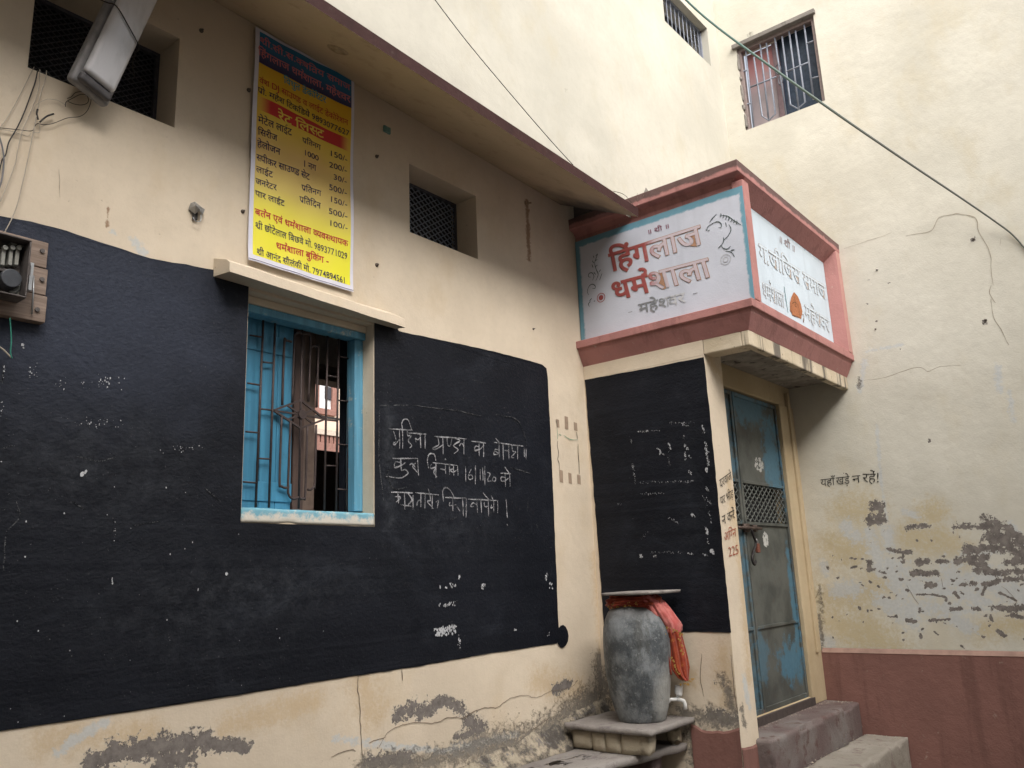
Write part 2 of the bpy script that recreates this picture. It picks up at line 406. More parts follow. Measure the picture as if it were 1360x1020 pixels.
# --- long front wall
VL = (1.0, 1.568, 1.882, 2.305); VR = (2.915, 3.468, 1.838, 2.243); WN = (1.945, 2.655, .272, 1.262)
LA = dict(
    peel=[([c4(315, 760), c4(395, 725)], 6), ([c4(430, 755), c4(540, 695)], 6), ([c4(540, 700), c4(640, 735)], 5), ([c4(660, 790), c4(730, 825)], 6),
          ([c4(1080, 640), c4(1150, 610)], 4), ([c3(330, 690), c3(450, 645)], 11), ([c3(450, 650), c3(640, 625), c3(740, 615)], 11), ([c3(740, 620), c3(890, 632)], 7),
          ([c3(580, 690), c3(680, 680)], 9), ([c4(180, 990), c4(380, 970)], 6), ([c4(600, 870), c4(700, 850)], 3)],
    damp=[([c4(150, 1030), c4(420, 1000), c4(700, 935)], 9), ([c4(700, 935), c4(950, 890), c4(1120, 800)], 13), ([c4(1130, 760), c4(1230, 700), c4(1300, 650)], 10),
          ([(795, 880), (800, 950)], 8), ([(1000, 1000)], 2)],
    white=[([c3(205, 655), c3(300, 590), c3(385, 540)], 6), ([(178, 322), (190, 335)], 5), ([(150, 308)], 3), ([c4(560, 940), c4(900, 860)], 4), ([(445, 982), (600, 1000)], 3)],
    stain=[([c4(150, 600), c4(200, 740)], 16), ([c4(1000, 600), c4(1200, 640)], 10), ([(790, 740), (800, 860)], 6), ([(60, 985), (200, 975)], 14), ([(300, 965), (420, 930)], 10)],
    rust=[([(700, 268), (701, 300), (703, 345)], 2.4), ([(145, 275), (142, 300)], 2)])
fw = grid_wall('wall', 'y', WA, (-2.6, XB), (GZ, 2.62), [VL, VR, WN], .2, CREAM_A, BLD, LA, lambda x, y: onY(x, y, WA), .018, 'long buff plastered wall under the maroon ledge')
# --- upper wall above the ledge
EV = (5.28, 6.09, 4.225, 4.60)
LE = dict(peel=[], damp=[([(752, 120)], 1)], stain=[([(640, 40), (700, 60)], 20), ([(890, 35), (893, 90)], 2.5), ([(925, 75), (928, 140)], 2.5), ([(955, 100), (960, 190)], 5), ([(820, 200), (850, 255)], 7), ([(600, 60), (603, 110)], 2.5)])
grid_wall('wall', 'y', YE, (-2.6, XD), (2.2, 6.4), [EV], .2, CREAM_E, BLD, LE, lambda x, y: onY(x, y, YE), .06, 'pale cream upper storey wall above the ledge', zfix=lambda x: (2.355-.034*x+.09) if x < XB else 2.3)
# --- right hand return wall
dl, dr = onX(974.7, 68, XD), onX(1080, 15, XD); dbl, dbr = onX(993.5, 172.7, XD), onX(1095, 133, XD)
DW = (round((dr.y+dbr.y)/2, 3), round((dl.y+dbl.y)/2, 3), round((dbl.z+dbr.z)/2, 3), round((dl.z+dr.z)/2, 3))
pl = []
for P_, r_ in [([(360,60),(420,60)],18),([(340,140),(440,140)],16),([(1100,250),(1290,360)],30),([(960,400),(1060,420)],12),([(345,150),(400,130)],20),([(410,40),(405,150)],17),([(350,120),(350,180)],13),([(580,188),(650,180),(720,185)],12),([(455,322),(530,340),(600,342)],9),([(550,350),(555,400)],9),([(345,400),(340,450)],11),
        ([(640,400),(700,400)],14),([(600,468),(680,470),(760,468)],14),([(760,400),(820,400)],9),([(700,540),(755,540)],10),([(640,600),(740,600),(820,620)],5),([(880,390),(960,385),(1060,375)],17),([(940,330),(1080,310),(1250,330)],20),
        ([(1000,450),(1150,465),(1290,455)],17),([(870,180),(1000,175),(1090,190)],14),([(1090,180),(1150,240),(1290,300)],26),([(1060,140),(1200,200),(1290,260)],20),([(1200,400),(1290,390)],20),([(940,540),(990,530)],11),([(1060,540),(1140,520)],12),([(1180,510),(1290,500)],13),
        ([(850,690),(910,690)],10),([(990,690),(1020,690)],10),([(1110,680),(1180,685)],13),([(1210,690),(1290,680)],14),([(1230,730),(1290,745)],9),([(720,760),(840,755)],6),([(580,760),(630,765)],9),([(655,690),(655,720)],8),
        ([(1090,735),(1105,765)],7),([(1140,830),(1180,855)],9),([(660,845),(662,865)],6),([(150,500)],8),([(90,440)],7),([(118,208)],6),([(200,40)],4),([(120,360)],5),([(235,437),(270,425)],4),([(405,460),(445,468)],6),
        ([(438,205)],6),([(355,275)],6),([(335,700)],6),([(308,770)],4),([(470,620)],6),([(510,730)],8),([(640,268)],6),([(703,82)],4),([(525,148)],4),([(858,235)],7),([(985,240)],6),([(1190,105)],5),([(910,915),(930,930)],4),([(970,918)],3),
        ([(1150,590),(1250,640)],6),([(870,590),(900,620)],7),([(1040,600),(1060,560)],5),([(745,830),(770,850)],3)]:
    pl.append(([cw(*p) for p in P_], r_/4.636*1.12))
for (x, y), r in [((1293, 317), 3), ((1308, 425), 3), ((1154, 372), 1.4), ((1158, 378), 1.2), ((1164, 427), 1.2), ((1180, 375), 1.2), ((1195, 462), 1.2), ((1152, 405), 1.3), ((1234, 585), 2), ((1120, 628), 1.2)]:
    pl.append(([(x, y)], r))
_r = random.Random(5)
for k in range(110):
    x, y = _r.uniform(1105, 1360), _r.gauss(775, 45)
    if 700 < y < 858: pl.append(([(x, y), (x+_r.uniform(-4, 4), y+_r.uniform(-1.5, 1.5))], _r.uniform(.35, 1.3)))
LD = dict(peel=pl,
    white=[([cw(*p) for p in q], r) for q, r in [([(450, 200), (470, 330)], 7), ([(480, 420), (560, 600)], 13), ([(600, 560), (800, 560)], 14), ([(850, 470), (1000, 620)], 18), ([(1050, 500), (1290, 620)], 18), ([(150, 560), (250, 560)], 10),
        ([(430, 640), (600, 740)], 12), ([(880, 760), (960, 800)], 10), ([(200, 180), (280, 260)], 8), ([(340, 230), (420, 460)], 8), ([(600, 680), (900, 700)], 9), ([(60, 400), (80, 480)], 4), ([(20, 860), (100, 900)], 8), ([(1230, 180), (1280, 270)], 5), ([(560, 90), (640, 120)], 4), ([(930, 350), (1150, 330)], 4)]]
        + [([(1164, 560), (1170, 640), (1178, 690)], 1.6), ([(1148, 480), (1142, 520)], 3), ([(1324, 485), (1328, 520)], 3), ([(1340, 520), (1345, 560)], 3), ([(1150, 465), (1200, 458)], 2)],
    stain=[([cw(*p) for p in q], r) for q, r in [([(60, 620), (400, 600)], 26), ([(80, 740), (420, 880)], 26), ([(150, 330), (300, 300)], 22), ([(380, 500), (450, 560)], 14), ([(600, 250), (850, 300)], 18), ([(880, 440), (950, 400)], 9), ([(200, 80), (330, 100)], 18), ([(1000, 820), (1290, 780)], 13)]]
        + [([(1215, 690), (1240, 680)], 12)],
    damp=[([(1140, 500), (1142, 515)], 2), ([(1089, 780), (1092, 860)], 2.5), ([(996, 45), (1000, 60)], 2)])
grid_wall('wall', 'x', XD, (-1.2, YE), (GZ, 6.4), [DW], .16, CREAM_D, BLD, LD, lambda x, y: onX(x, y, XD), .03, 'tall cream side wall with brick patches where plaster has flaked', fine=(.85, 2.2, -.62, .15, .0075))
# --- porch: side wall, pillar, wall over and beside the door
LB = dict(damp=[([(905, 950), (980, 960)], 9), ([(918, 975), (925, 1010)], 9), ([(960, 900), (975, 945)], 5), ([(805, 900), (802, 960)], 8)], peel=[([(950, 905)], 3), ([(945, 950), (975, 955)], 6)],
          stain=[([(960, 860), (965, 930)], 10), ([(915, 900)], 10)])
grid_wall('wall', 'x', XB, (YP, WA), (GZ, 1.37), [], .1, CREAM_A, BLD, LB, lambda x, y: onX(x, y, XB), .018, 'porch side wall behind the water jar')
LP = dict(damp=[([(985, 940), (990, 965)], 3)], stain=[([(968, 640), (985, 760), (995, 900)], 5), ([(945, 480), (958, 500)], 5)], white=[([(988, 900), (995, 940)], 3)])
pil = grid_wall('pillar', 'y', YP, (XB, 4.745), (GZ, 1.37), [], .1, CREAM_A, BLD, LP, lambda x, y: onY(x, y, YP), .018)
MB().quad((4.745, YP, GZ), (4.745, YDR+.02, GZ), (4.745, YDR+.02, 1.37), (4.745, YP, 1.37)).build('pillar_side', CREAM_L, BLD)
DX0, DX1, DZ0, DZ1 = 4.80, 6.005, -.878, 1.195
b = MB()
b.box((4.745, YDR, DZ1), (XD, YDR+.2, 1.45))
b.box((DX1, YDR-.012, -.93), (XD, YDR+.2, DZ1)); b.box((4.746, YDR, GZ), (DX0, YDR+.2, DZ1)); b.box((DX0, YDR+.001, GZ), (DX1, YDR+.2, DZ0))
b.build('door_surround', JAMB, BLD, .006)
MB().box((4.75, YDR-.02, -.96), (DX1+.02, YDR+.05, DZ0-.004)).build('door_gap_shade', simple('dark sill gap', (.07, .055, .05), .9), BLD)  # dark strip standing in for the shaded gap under the door
MB().box((6.155, YDR-.03, -.6), (6.19, YDR, 1.3)).build('jamb_rib', JAMB, BLD, .006)

# --- sloping ledge over the long wall
def led(x): return 2.355-.034*x
def jz(x): return 2.636-.034*x
b = MB(); xs = [-2.6, 4.35]
prof = lambda x: [(x, WA, jz(x)), (x, 2.405, led(x)), (x, 2.40, led(x)+.057), (x, YE+.002, led(x)+.12)]
n = 40; fr = MB(); sf = MB()
for i in range(n):
    x0 = xs[0]+(xs[1]-xs[0])*i/n; x1 = xs[0]+(xs[1]-xs[0])*(i+1)/n; p, q = prof(x0), prof(x1)
    j0 = noise.noise(Vector((x0*3, 0, 0)))*.004; j1 = noise.noise(Vector((x1*3, 0, 0)))*.004
    dz = lambda P, k: (P[0], P[1], P[2]+k)
    sf.quad(p[0], q[0], dz(q[1], j1), dz(p[1], j0)); fr.quad(dz(p[1], j0), dz(q[1], j1), q[2], p[2]); fr.quad(p[2], q[2], q[3], p[3])
sf.poly([prof(xs[1])[k] for k in range(4)])
t = NT('ledge soffit limewash', .9, .2)
c = t.mix(t.ramp(t.noise(2, 4), .3, .7), (.44, .36, .255), (.50, .41, .30)); c = t.mix(t.math('MULTIPLY', t.ramp(t.noise(12, 6), .55, .7), .35), c, (.30, .22, .15))
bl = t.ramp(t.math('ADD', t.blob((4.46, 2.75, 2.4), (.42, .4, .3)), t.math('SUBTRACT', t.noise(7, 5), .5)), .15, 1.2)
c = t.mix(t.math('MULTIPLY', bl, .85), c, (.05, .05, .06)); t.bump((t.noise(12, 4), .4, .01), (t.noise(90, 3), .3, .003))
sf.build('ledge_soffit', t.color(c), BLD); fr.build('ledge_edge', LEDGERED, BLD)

# --- lintel shade over the barred window (uneven, handmade)
la = [onY(303, 360.5, 2.84), onY(536, 433, 2.84)]
lb = MB()
n = 24
for i in range(n+1):
    tt = i/n; x = 1.772+(2.80-1.772)*tt
    zb = 1.268-.010*tt+noise.noise(Vector((x*6, 1, 0)))*.003; zt = zb+.062+noise.noise(Vector((x*5, 5, 0)))*.004
    yf = 2.875+.045*tt+.006*noise.noise(Vector((x*4, 9, 2)))
    for p in ((x, WA+.01, zb+.012), (x, yf, zb), (x, yf+.004, zt-.018), (x, yf+.03, zt), (x, WA+.01, zt+.035)): lb.v.append(Vector(p))
    if i:
        o_ = (i-1)*5
        for k in range(4): lb.f.append((o_+k, o_+k+1, o_+6+k, o_+5+k))
lb.f.append((4, 3, 2, 1, 0)); lb.f.append(tuple(n*5+k for k in range(5)))
lb.build('window_lintel', CREAM_L, BLD, 0, False, label='thick handmade concrete shade over the barred window')

# --- blackboard paint on the long wall and on the porch side
def flat_poly(outer, holes, to3, name, mat, parent, jit=.0, seg=.03, **pr):
    def dens(P):
        out = []
        for i in range(len(P)):
            a, b_ = Vector(P[i]), Vector(P[(i+1) % len(P)]); k = max(1, int((b_-a).length/seg))
            for j in range(k):
                q = a+(b_-a)*(j/k); nn = noise.noise_vector(q*14)*jit+noise.noise_vector(q*50)*jit*.6; out.append(q+nn)
        return out
    loops = [dens(outer)]+[list(map(Vector, h)) for h in holes]
    L3 = [[Vector((q[0], q[2] if to3 == 'y' else q[2], 0)) if to3 == 'y' else Vector((q[1], q[2], 0)) for q in l] for l in loops]
    tris = tessellate_polygon(L3); V = [q for l in loops for q in l]
    return link(name, mesh_of(V, tris, name), mat, parent, **pr)
yb = WA-.004
bt = [(-60, 283), (0, 286.5), (41, 294), (88, 306.5), (132, 321), (200, 343), (290, 368), (300, 372), (460, 420), (497, 434), (530, 440), (640, 463), (700, 478), (720, 484), (726, 489), (727.5, 500), (735, 660), (739, 760), (742.5, 850), (739.5, 854.5), (643, 869), (550, 886), (441, 902), (323, 922), (158, 947.5), (0, 971), (-60, 980)]
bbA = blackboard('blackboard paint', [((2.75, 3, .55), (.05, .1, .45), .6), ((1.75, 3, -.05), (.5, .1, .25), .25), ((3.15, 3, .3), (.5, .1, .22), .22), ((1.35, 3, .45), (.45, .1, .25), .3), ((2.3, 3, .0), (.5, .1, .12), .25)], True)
pts = [onY(*p, yb) for p in bt]
for k, p in enumerate(pts):
    if bt[k] in ((290, 368), (300, 372), (460, 420), (497, 434)): p.z = 1.312; p.x = {290: 1.80, 300: 1.84, 460: 2.6, 497: 2.77}[bt[k][0]]
for p in pts: p.y = yb
hole = [(WN[0]-.004, yb, WN[2]-.006), (WN[1]+.003, yb, WN[2]-.008), (WN[1]+.003, yb, 1.30), (WN[0]-.004, yb, 1.30)]
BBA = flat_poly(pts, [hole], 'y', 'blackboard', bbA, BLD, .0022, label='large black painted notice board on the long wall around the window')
blob = [(742+8*math.cos(a)+5, 845+15*math.sin(a)) for a in np.linspace(0, 6.28, 14)[:-1]]
pb = [onY(*p, yb-.002) for p in blob]
flat_poly(pb, [], 'y', 'paint_blot', bbA, BLD, .003)
xb = XB-.004
pts = [onX(*p, xb) for p in [(776.5, 504.5), (860, 489), (934.7, 474.5), (948, 600), (960, 730), (971, 840), (938, 839.5), (905, 839), (850, 838), (802.5, 838), (797, 760), (786, 620)]]
bbB = blackboard('blackboard paint porch', [((4.51, 2.3, .2), (.1, .1, .8), .12)])
BBB = flat_poly(pts, [], 'x', 'blackboard', bbB, BLD, .003, label='narrow black notice board on the porch side above the water jar')

# --- strokes and flecks lying on a wall
def ribbon(mb, pts, wd, off=None, taper=True, jit=.25):
    n = len(pts)
    if n < 2: return
    nrm = off; base = len(mb.v)
    for i, p in enumerate(pts):
        t = (pts[min(i+1, n-1)]-pts[max(i-1, 0)]).normalized(); s = t.cross(nrm).normalized()
        k = (1 if not taper else (.55+.45*math.sin(math.pi*i/(n-1))))*(1+random.uniform(-jit, jit))
        mb.v += [p+s*wd*.5*k, p-s*wd*.5*k]
        if i: mb.f.append((base+2*i-2, base+2*i-1, base+2*i+1, base+2*i))
def strokes(name, lines, wd, to3, nrm, mat, parent, sm=4, wig=0, **pr):
    mb = MB()
    for L in lines:
        P_ = [to3(*p) for p in L]
        P_ = smooth_path(P_, sm) if sm > 1 else P_
        if wig:
            P_ = [p+noise.noise_vector(p*40)*wig*(0 if nrm.x else 1) + noise.noise_vector(p*40+Vector((5, 5, 5)))*wig for p in P_]
            for p in P_:
                if nrm.y: p.y = P_[0].y
                else: p.x = P_[0].x
        lay_ = nrm*(.00012*(len(mb.v) % 7)); ribbon(mb, [p+lay_ for p in P_], wd, nrm)
    return mb.build(name, mat, parent, **pr)
def fleck(mb, c, r, nrm, asp=1.0):
    n = random.randint(5, 8); u = Vector((0, 1, 0)) if abs(nrm.x) > .5 else Vector((1, 0, 0)); a0 = random.random()*6; c = c+nrm*random.uniform(0, .0008)
    mb.poly([c+u*math.cos(a0+6.283*k/n)*r*random.uniform(.55, 1.1)+Vector((0, 0, 1))*math.sin(a0+6.283*k/n)*r*asp*random.uniform(.55, 1.1) for k in range(n)])
def rescale(o, d):
    return o
NY = Vector((0, -1, 0)); NX = Vector((-1, 0, 0))
yA = lambda d: (lambda x, y: onY(x, y, WA-d))
chalk_lines = [
 [(120,322),(268,330)],[(188,328),(190,445)],[(150,335),(165,395),(150,412),(160,420),(188,385)],[(207,445),(205,320),(200,290),(215,265),(240,270),(262,330)],[(235,335),(238,365),(262,365),(240,395),(262,425),(250,440)],
 [(245,348),(355,355)],[(318,375),(300,390),(285,380),(290,405)],[(315,352),(318,440)],[(345,355),(345,445)],
 [(405,368),(600,385)],[(425,370),(430,420),(395,440),(410,450),(455,420)],[(455,372),(458,478)],[(480,378),(482,420),(500,425),(510,380)],[(530,382),(562,395),(520,425),(550,450),(525,475)],[(585,385),(585,480)],[(555,430),(570,410),(585,440)],
 [(630,398),(722,410)],[(678,402),(680,490)],[(678,435),(655,430),(650,455),(680,450),(700,430)],[(705,408),(706,495)],
 [(780,380),(805,410)],[(770,405),(950,430)],[(800,410),(803,495)],[(800,455),(775,450),(770,480),(798,475),(770,455)],[(825,415),(828,515)],[(860,420),(862,510)],[(835,455),(860,458)],[(880,425),(885,460),(905,465),(875,495),(892,500)],[(915,428),(915,512)],[(955,440),(958,495)],[(968,445),(968,510)],
 [(145,505),(300,505)],[(195,508),(200,580)],[(195,530),(165,525),(160,560),(195,550),(225,530)],[(200,580),(225,575),(240,600),(190,625),(105,615)],[(250,545),(265,535),(285,560)],[(298,505),(305,610)],[(290,530),(270,555),(300,590)],
 [(370,570),(358,520),(370,480),(400,480),(412,520)],[(395,530),(545,548)],[(412,530),(412,625)],[(385,540),(380,565),(410,560),(400,590),(420,620)],[(440,570),(470,575)],[(470,540),(472,600)],[(495,545),(497,605)],[(468,508),(474,514)],[(520,548),(522,610)],[(520,570),(500,575),(520,590),(545,575)],[(545,550),(548,612)],
 [(595,555),(597,650)],[(630,570),(612,610),(618,635),(638,625),(630,605),(614,612)],[(655,548),(655,665)],[(685,570),(685,640)],[(700,560),(703,640)],[(714,550),(715,670)],[(730,590),(748,600),(730,640),(755,645)],[(765,620),(760,640),(775,645),(780,625),(765,618)],
 [(808,595),(875,600)],[(838,597),(842,680)],[(840,625),(815,620),(815,645),(840,640),(858,625)],[(865,600),(868,680)],[(835,555),(865,598)],
 [(135,712),(270,718)],[(180,715),(182,780)],[(160,740),(195,745),(165,775)],[(220,718),(222,820)],[(240,720),(265,760),(240,790)],[(270,730),(270,820)],[(195,790),(260,800)],
 [(285,715),(430,730)],[(320,718),(320,805)],[(295,795),(300,770),(320,760)],[(345,722),(345,815)],[(365,690),(380,760),(360,770),(400,815)],[(388,725),(388,815)],[(410,775),(425,765),(420,810)],
 [(460,770),(455,710),(470,685),(500,700),(530,755)],[(470,745),(600,750)],[(515,750),(518,830)],[(500,775),(495,795),(540,790)],[(540,800),(560,830)],[(578,750),(582,860)],[(600,750),(598,868)],
 [(610,755),(795,765)],[(645,800),(625,800),(640,780),(665,790)],[(665,758),(668,840)],[(690,760),(693,840)],[(710,770),(712,800),(735,800)],[(735,762),(737,860)],[(700,715),(740,760)],[(750,735),(765,760)],[(755,790),(752,810),(768,800)],[(768,765),(768,835)],[(792,765),(792,840)],[(845,755),(852,870)],[(850,908),(854,918)]]
strokes('chalk_writing', chalk_lines, .0074, lambda x, y: onY(*c5(x, y), WA-.0065), NY, CHALK, BBA, 4, .0015)
strokes('chalk_smear', [[(60,180),(240,175)],[(270,176),(420,195),(540,210),(690,242)],[(70,190),(62,400),(72,600),(95,770)],[(780,235),(900,260),(950,340),(968,430)],[(130,560),(115,600),(150,690),(230,680)],
   [(870,560),(1000,600)],[(500,880),(540,870)],[(980,760),(975,830)],[(1030,900),(1045,940)],[(960,185),(1000,200)],[(640,20),(700,40)]], .006, lambda x, y: onY(*c5(x, y), WA-.006), NY, CHALKFAINT, BBA, 5, .004, kind='stuff')
cl = lambda x, y: (x/2.832, y/2.832+440)            # left part of the board
strokes('chalk_scratch', [[cl(*p) for p in L] for L in [[(290,470),(370,488),(440,470)],[(60,640),(75,700),(30,750),(20,800),(15,900)],[(500,730),(600,715)],[(15,130),(10,195)],[(425,700),(430,790)],[(770,590),(830,640)],[(0,440),(60,430)],[(270,640),(320,670)]]],
        .004, yA(.006), NY, CHALKFAINT, BBA, 4, .003, kind='stuff')
mb = MB()
for (x, y, n, sx, sy, r) in [(405,190,26,60,25,.0035),(130,150,14,30,25,.003),(370,340,30,90,25,.003),(690,440,26,110,18,.003),(15,150,6,4,30,.004),(230,195,10,18,18,.003),(310,195,6,8,12,.003),(430,730,10,5,50,.003),(15,290,6,12,30,.003)]:
    for k in range(n):
        c = onY(*cl(x+random.gauss(0, sx*.55), y+random.gauss(0, sy*.55)), WA-.0065); fleck(mb, c, r*random.uniform(.2, .8), NY, random.uniform(.6, 2.2))
for x, y, r in [(310,537,.011),(322,528,.008),(430,585,.004),(625,588,.006),(698,606,.003),(640,838,.007),(724,793,.005),(695,818,.004),(852,911,.008),(422,940,.006),(422,928,.004),(95,848,.006),(98,715,.006),(403,690,.004),(492,741,.003),(85,50,.008),(88,62,.006),(5,490,.006),(745,970,.006),(242,685,.006),(898,763,.004)]:
    fleck(mb, onY(*cl(x, y), WA-.0065), r*(.8 if r > .007 else .5), NY, 1.4)
for x, y, r in [(62,177,.004),(138,212,.005),(603,172,.004),(614,246,.003),(865,247,.003),(252,283,.004),(470,318,.003),(65,541,.004),(405,25,.005),(406,40,.006),(38,493,.003),(232,520,.003),(1168,212,.003),(1010,238,.005),(1000,205,.004),(820,5,.007),(872,408,.003),(715,65,.005)]:
    fleck(mb, onY(*c3(x, y), WA-.0065), r*.55, NY, 1.5)
for (x0, x1, y0, y1, n, r) in [(520,605,135,155,18,.005),(522,600,225,245,22,.005),(497,606,345,385,90,.0065),(612,626,375,440,12,.004),(725,745,130,155,14,.005),(1035,1048,80,112,14,.005),(1055,1080,125,158,10,.005),(612,622,90,108,8,.005),(885,894,346,360,4,.005),(1045,1060,365,380,4,.003)]:
    for k in range(n):
        x = random.uniform(x0, x1); fleck(mb, onY(*c4(x, random.uniform(y0, y1)-(x-x0)*.15), WA-.0065), r*random.uniform(.5, 1.1), NY, random.uniform(1, 2.2))
mb.build('chalk_fleck', FLAKE, BBA, kind='stuff')
mb = MB()
for k in range(420):
    x = random.uniform(0, 735); y = random.uniform(330, 940)
    c = onY(x, y, WA-.0063)
    if WN[0]-.03 < c.x < WN[1]+.03 and c.z > WN[2]-.03: continue
    if c.z > 1.25-.0*c.x and (c.x > 2.6 or c.z > 1.3): continue
    if y > 960-x*.14 or y < 300+x*.27: continue
    fleck(mb, c, random.uniform(.0008, .0024), NY, random.uniform(.7, 2))
mb.build('chalk_fleck', CHALKFAINT, BBA, kind='stuff')
cb = lambda x, y: (x/5.1+820, y/5.1+560)
mb = MB()
for (a, b_, n, r) in [((140,68),(280,60),26,.0055),((80,100),(100,150),10,.006),((105,280),(120,420),34,.005),((150,412),(515,405),52,.0045),((150,492),(315,482),26,.005),((575,20),(590,80),16,.007),((595,140),(620,300),70,.007),
        ((270,180),(310,230),26,.008),((345,140),(360,190),14,.009),((350,200),(350,300),12,.004),((450,90),(450,120),6,.006),((455,155),(480,190),14,.008),((455,210),(465,260),14,.007),((485,230),(495,250),8,.007),((480,320),(500,345),10,.006),
        ((600,440),(625,480),12,.006),((570,500),(640,560),16,.005),((610,560),(645,690),12,.005),((600,320),(610,340),14,.013),((600,720),(612,765),22,.009),((610,790),(620,835),8,.006),((500,625),(525,645),14,.008),((340,650),(420,690),16,.005),
        ((155,900),(165,920),10,.009),((205,885),(450,885),30,.004),((250,905),(265,915),8,.008),((480,895),(520,900),12,.007),((575,900),(605,905),10,.007),((630,875),(655,885),18,.012),((200,745),(160,800),8,.004),((350,5),(520,10),20,.004),((430,10),(480,30),18,.006),((5,560),(30,560),6,.004)]:
    for k in range(n):
        tt = random.random(); x = a[0]+(b_[0]-a[0])*tt+random.gauss(0, 4); y = a[1]+(b_[1]-a[1])*tt+random.gauss(0, 4)
        fleck(mb, onX(*cb(x, y), XB-.0065), r*.55*random.uniform(.3, 1), NX, random.uniform(1, 2.4))
mb.build('chalk_fleck', FLAKE, BBB, kind='stuff')

# --- cracks
def crackset(lines, to3, nrm, wd, mat):
    for L in lines: strokes('crack', [L], wd, to3, nrm, mat, BLD, 5, .004)
crackset([[c4(*p) for p in L] for L in [[(0,965),(60,940),(100,930),(118,940)],[(225,925),(240,900),(270,850),(340,812),(420,800),(500,800),(570,775),(640,775),(690,745),(770,725),(800,730),(850,690),(930,668),(990,680),(1060,650),(1160,630)],
    [(1060,770),(1000,815),(960,840)],[(1165,628),(1195,600),(1180,610)],[(180,900),(225,885),(262,870)],[(1210,605),(1195,640),(1200,690),(1180,720)]]], yA(.002), NY, .0034, CRACK)
crackset([[c4(*p) for p in L] for L in [[(130,573),(128,640),(138,720),(143,850),(150,960)],[(341,540),(344,595)],[(362,530),(375,530)]]], yA(.002), NY, .0052, CRACK)
crackset([[(626,345),(627,390)],[(78,225),(79,262)]], yA(.002), NY, .002, CRACKD)
c7 = lambda x, y: (x/3.4+1100, y/3.4+220)
dX = lambda x, y: onX(x, y, XD-.002)
crackset([[c7(*p) for p in L] for L in [[(350,318),(400,308),(465,293),(500,235),(560,222),(590,218),(665,237),(680,300),(730,390),(735,470),(745,540)],[(735,600),(745,680),(780,740),(815,810)],[(735,540),(728,575),(755,620)],[(160,970),(260,955),(400,910),(450,930),(500,910),(600,900)]]], dX, NX, .0045, CRACKD)
crackset([[c7(*p) for p in L] for L in [[(70,375),(160,345),(240,320),(290,300)],[(780,330),(775,360)]]], dX, NX, .0025, CRACKD)
crackset([[cw(*p) for p in L] for L in [[(575,540),(620,620),(650,660)],[(1160,550),(1220,600),(1260,655)],[(5,640),(30,590),(35,570)],[(5,640),(30,890)],[(790,500),(800,560)]]], dX, NX, .0028, CRACK)
crackset([[(932, 868), (930, 900), (935, 925)], [(971, 870), (976, 925), (980, 945)]], lambda x, y: onX(x, y, XB-.002), NX, .004, CRACK)

# --- grey mortar skirting at the foot of the long wall, rising to the bench
b = MB(); n = 60
for i in range(n+1):
    x = 2.9+(XB-2.9)*i/n; hgt = -.93+.17*(i/n)**1.5+noise.noise(Vector((x*7, 0, 3)))*.03+noise.noise(Vector((x*23, 0, 3)))*.012
    for k, (yy, zz) in enumerate(((WA+.002, hgt+.035), (WA-.02-.01*noise.noise(Vector((x*9, 1, 1))), hgt), (WA-.05-.03*noise.noise(Vector((x*6, 2, 1)))-.03*i/n, hgt*.35-.93*.65-.02), (WA-.10-.02*noise.noise(Vector((x*8, 4, 1))), -1.0), (WA-.10, GZ))):
        b.v.append(Vector((x, yy, zz)))
    if i:
        for k in range(4): b.f.append((5*(i-1)+k, 5*(i-1)+k+1, 5*i+k+1, 5*i+k))
t = NT('mortar skirting', .95, .15)
c = t.mix(t.ramp(t.noise(9, 7, .7), .42, .6), (.10, .09, .08), (.44, .38, .29)); c = t.mix(t.ramp(t.noise(20, 6, .7, loc=(1, 2, 3)), .55, .66), c, (.20, .185, .17))
t.bump((t.noise(12, 7, .7), 1, .03), (t.noise(60, 5, .7), .8, .008))
b.build('mortar_skirting', t.color(c), BLD)

# --- red oxide dado
def dado(name, fixed, val, u0, u1, ztop, parent, thick=.012, amp=.012):
    b = MB(); n = max(4, int((u1-u0)/.03))
    for i in range(n+1):
        u = u0+(u1-u0)*i/n; z = ztop+noise.noise(Vector((u*5, ztop, 0)))*amp+noise.noise(Vector((u*21, ztop, 0)))*amp*.5
        for q, zz in ((0, z+.012), (-thick, z), (-thick, GZ)):
            b.v.append(Vector((u, val+q, zz)) if fixed == 'y' else Vector((val+q, u, zz)))
        if i:
            for k in range(2): b.f.append((3*(i-1)+k, 3*(i-1)+k+1, 3*i+k+1, 3*i+k))
    return b.build(name, RED, parent)
dado('red_dado', 'x', XD, -1.2, YDR-.01, -.605, BLD, .014, .006)
dado('red_dado', 'x', XB, YP, 2.42, -.86, BLD, .006, .05)
dado('red_dado', 'y', YP, XB-.006, 4.75, -.965, BLD, .006, .02)
MB().quad((XD-.017, -1.2, -.606), (XD-.017, YDR-.02, -.606), (XD-.004, YDR-.02, -.575), (XD-.004, -1.2, -.575)).build('dado_trim', simple('faded pink trim', (.40, .26, .21), .9, 0, .3, .5, 12), BLD)

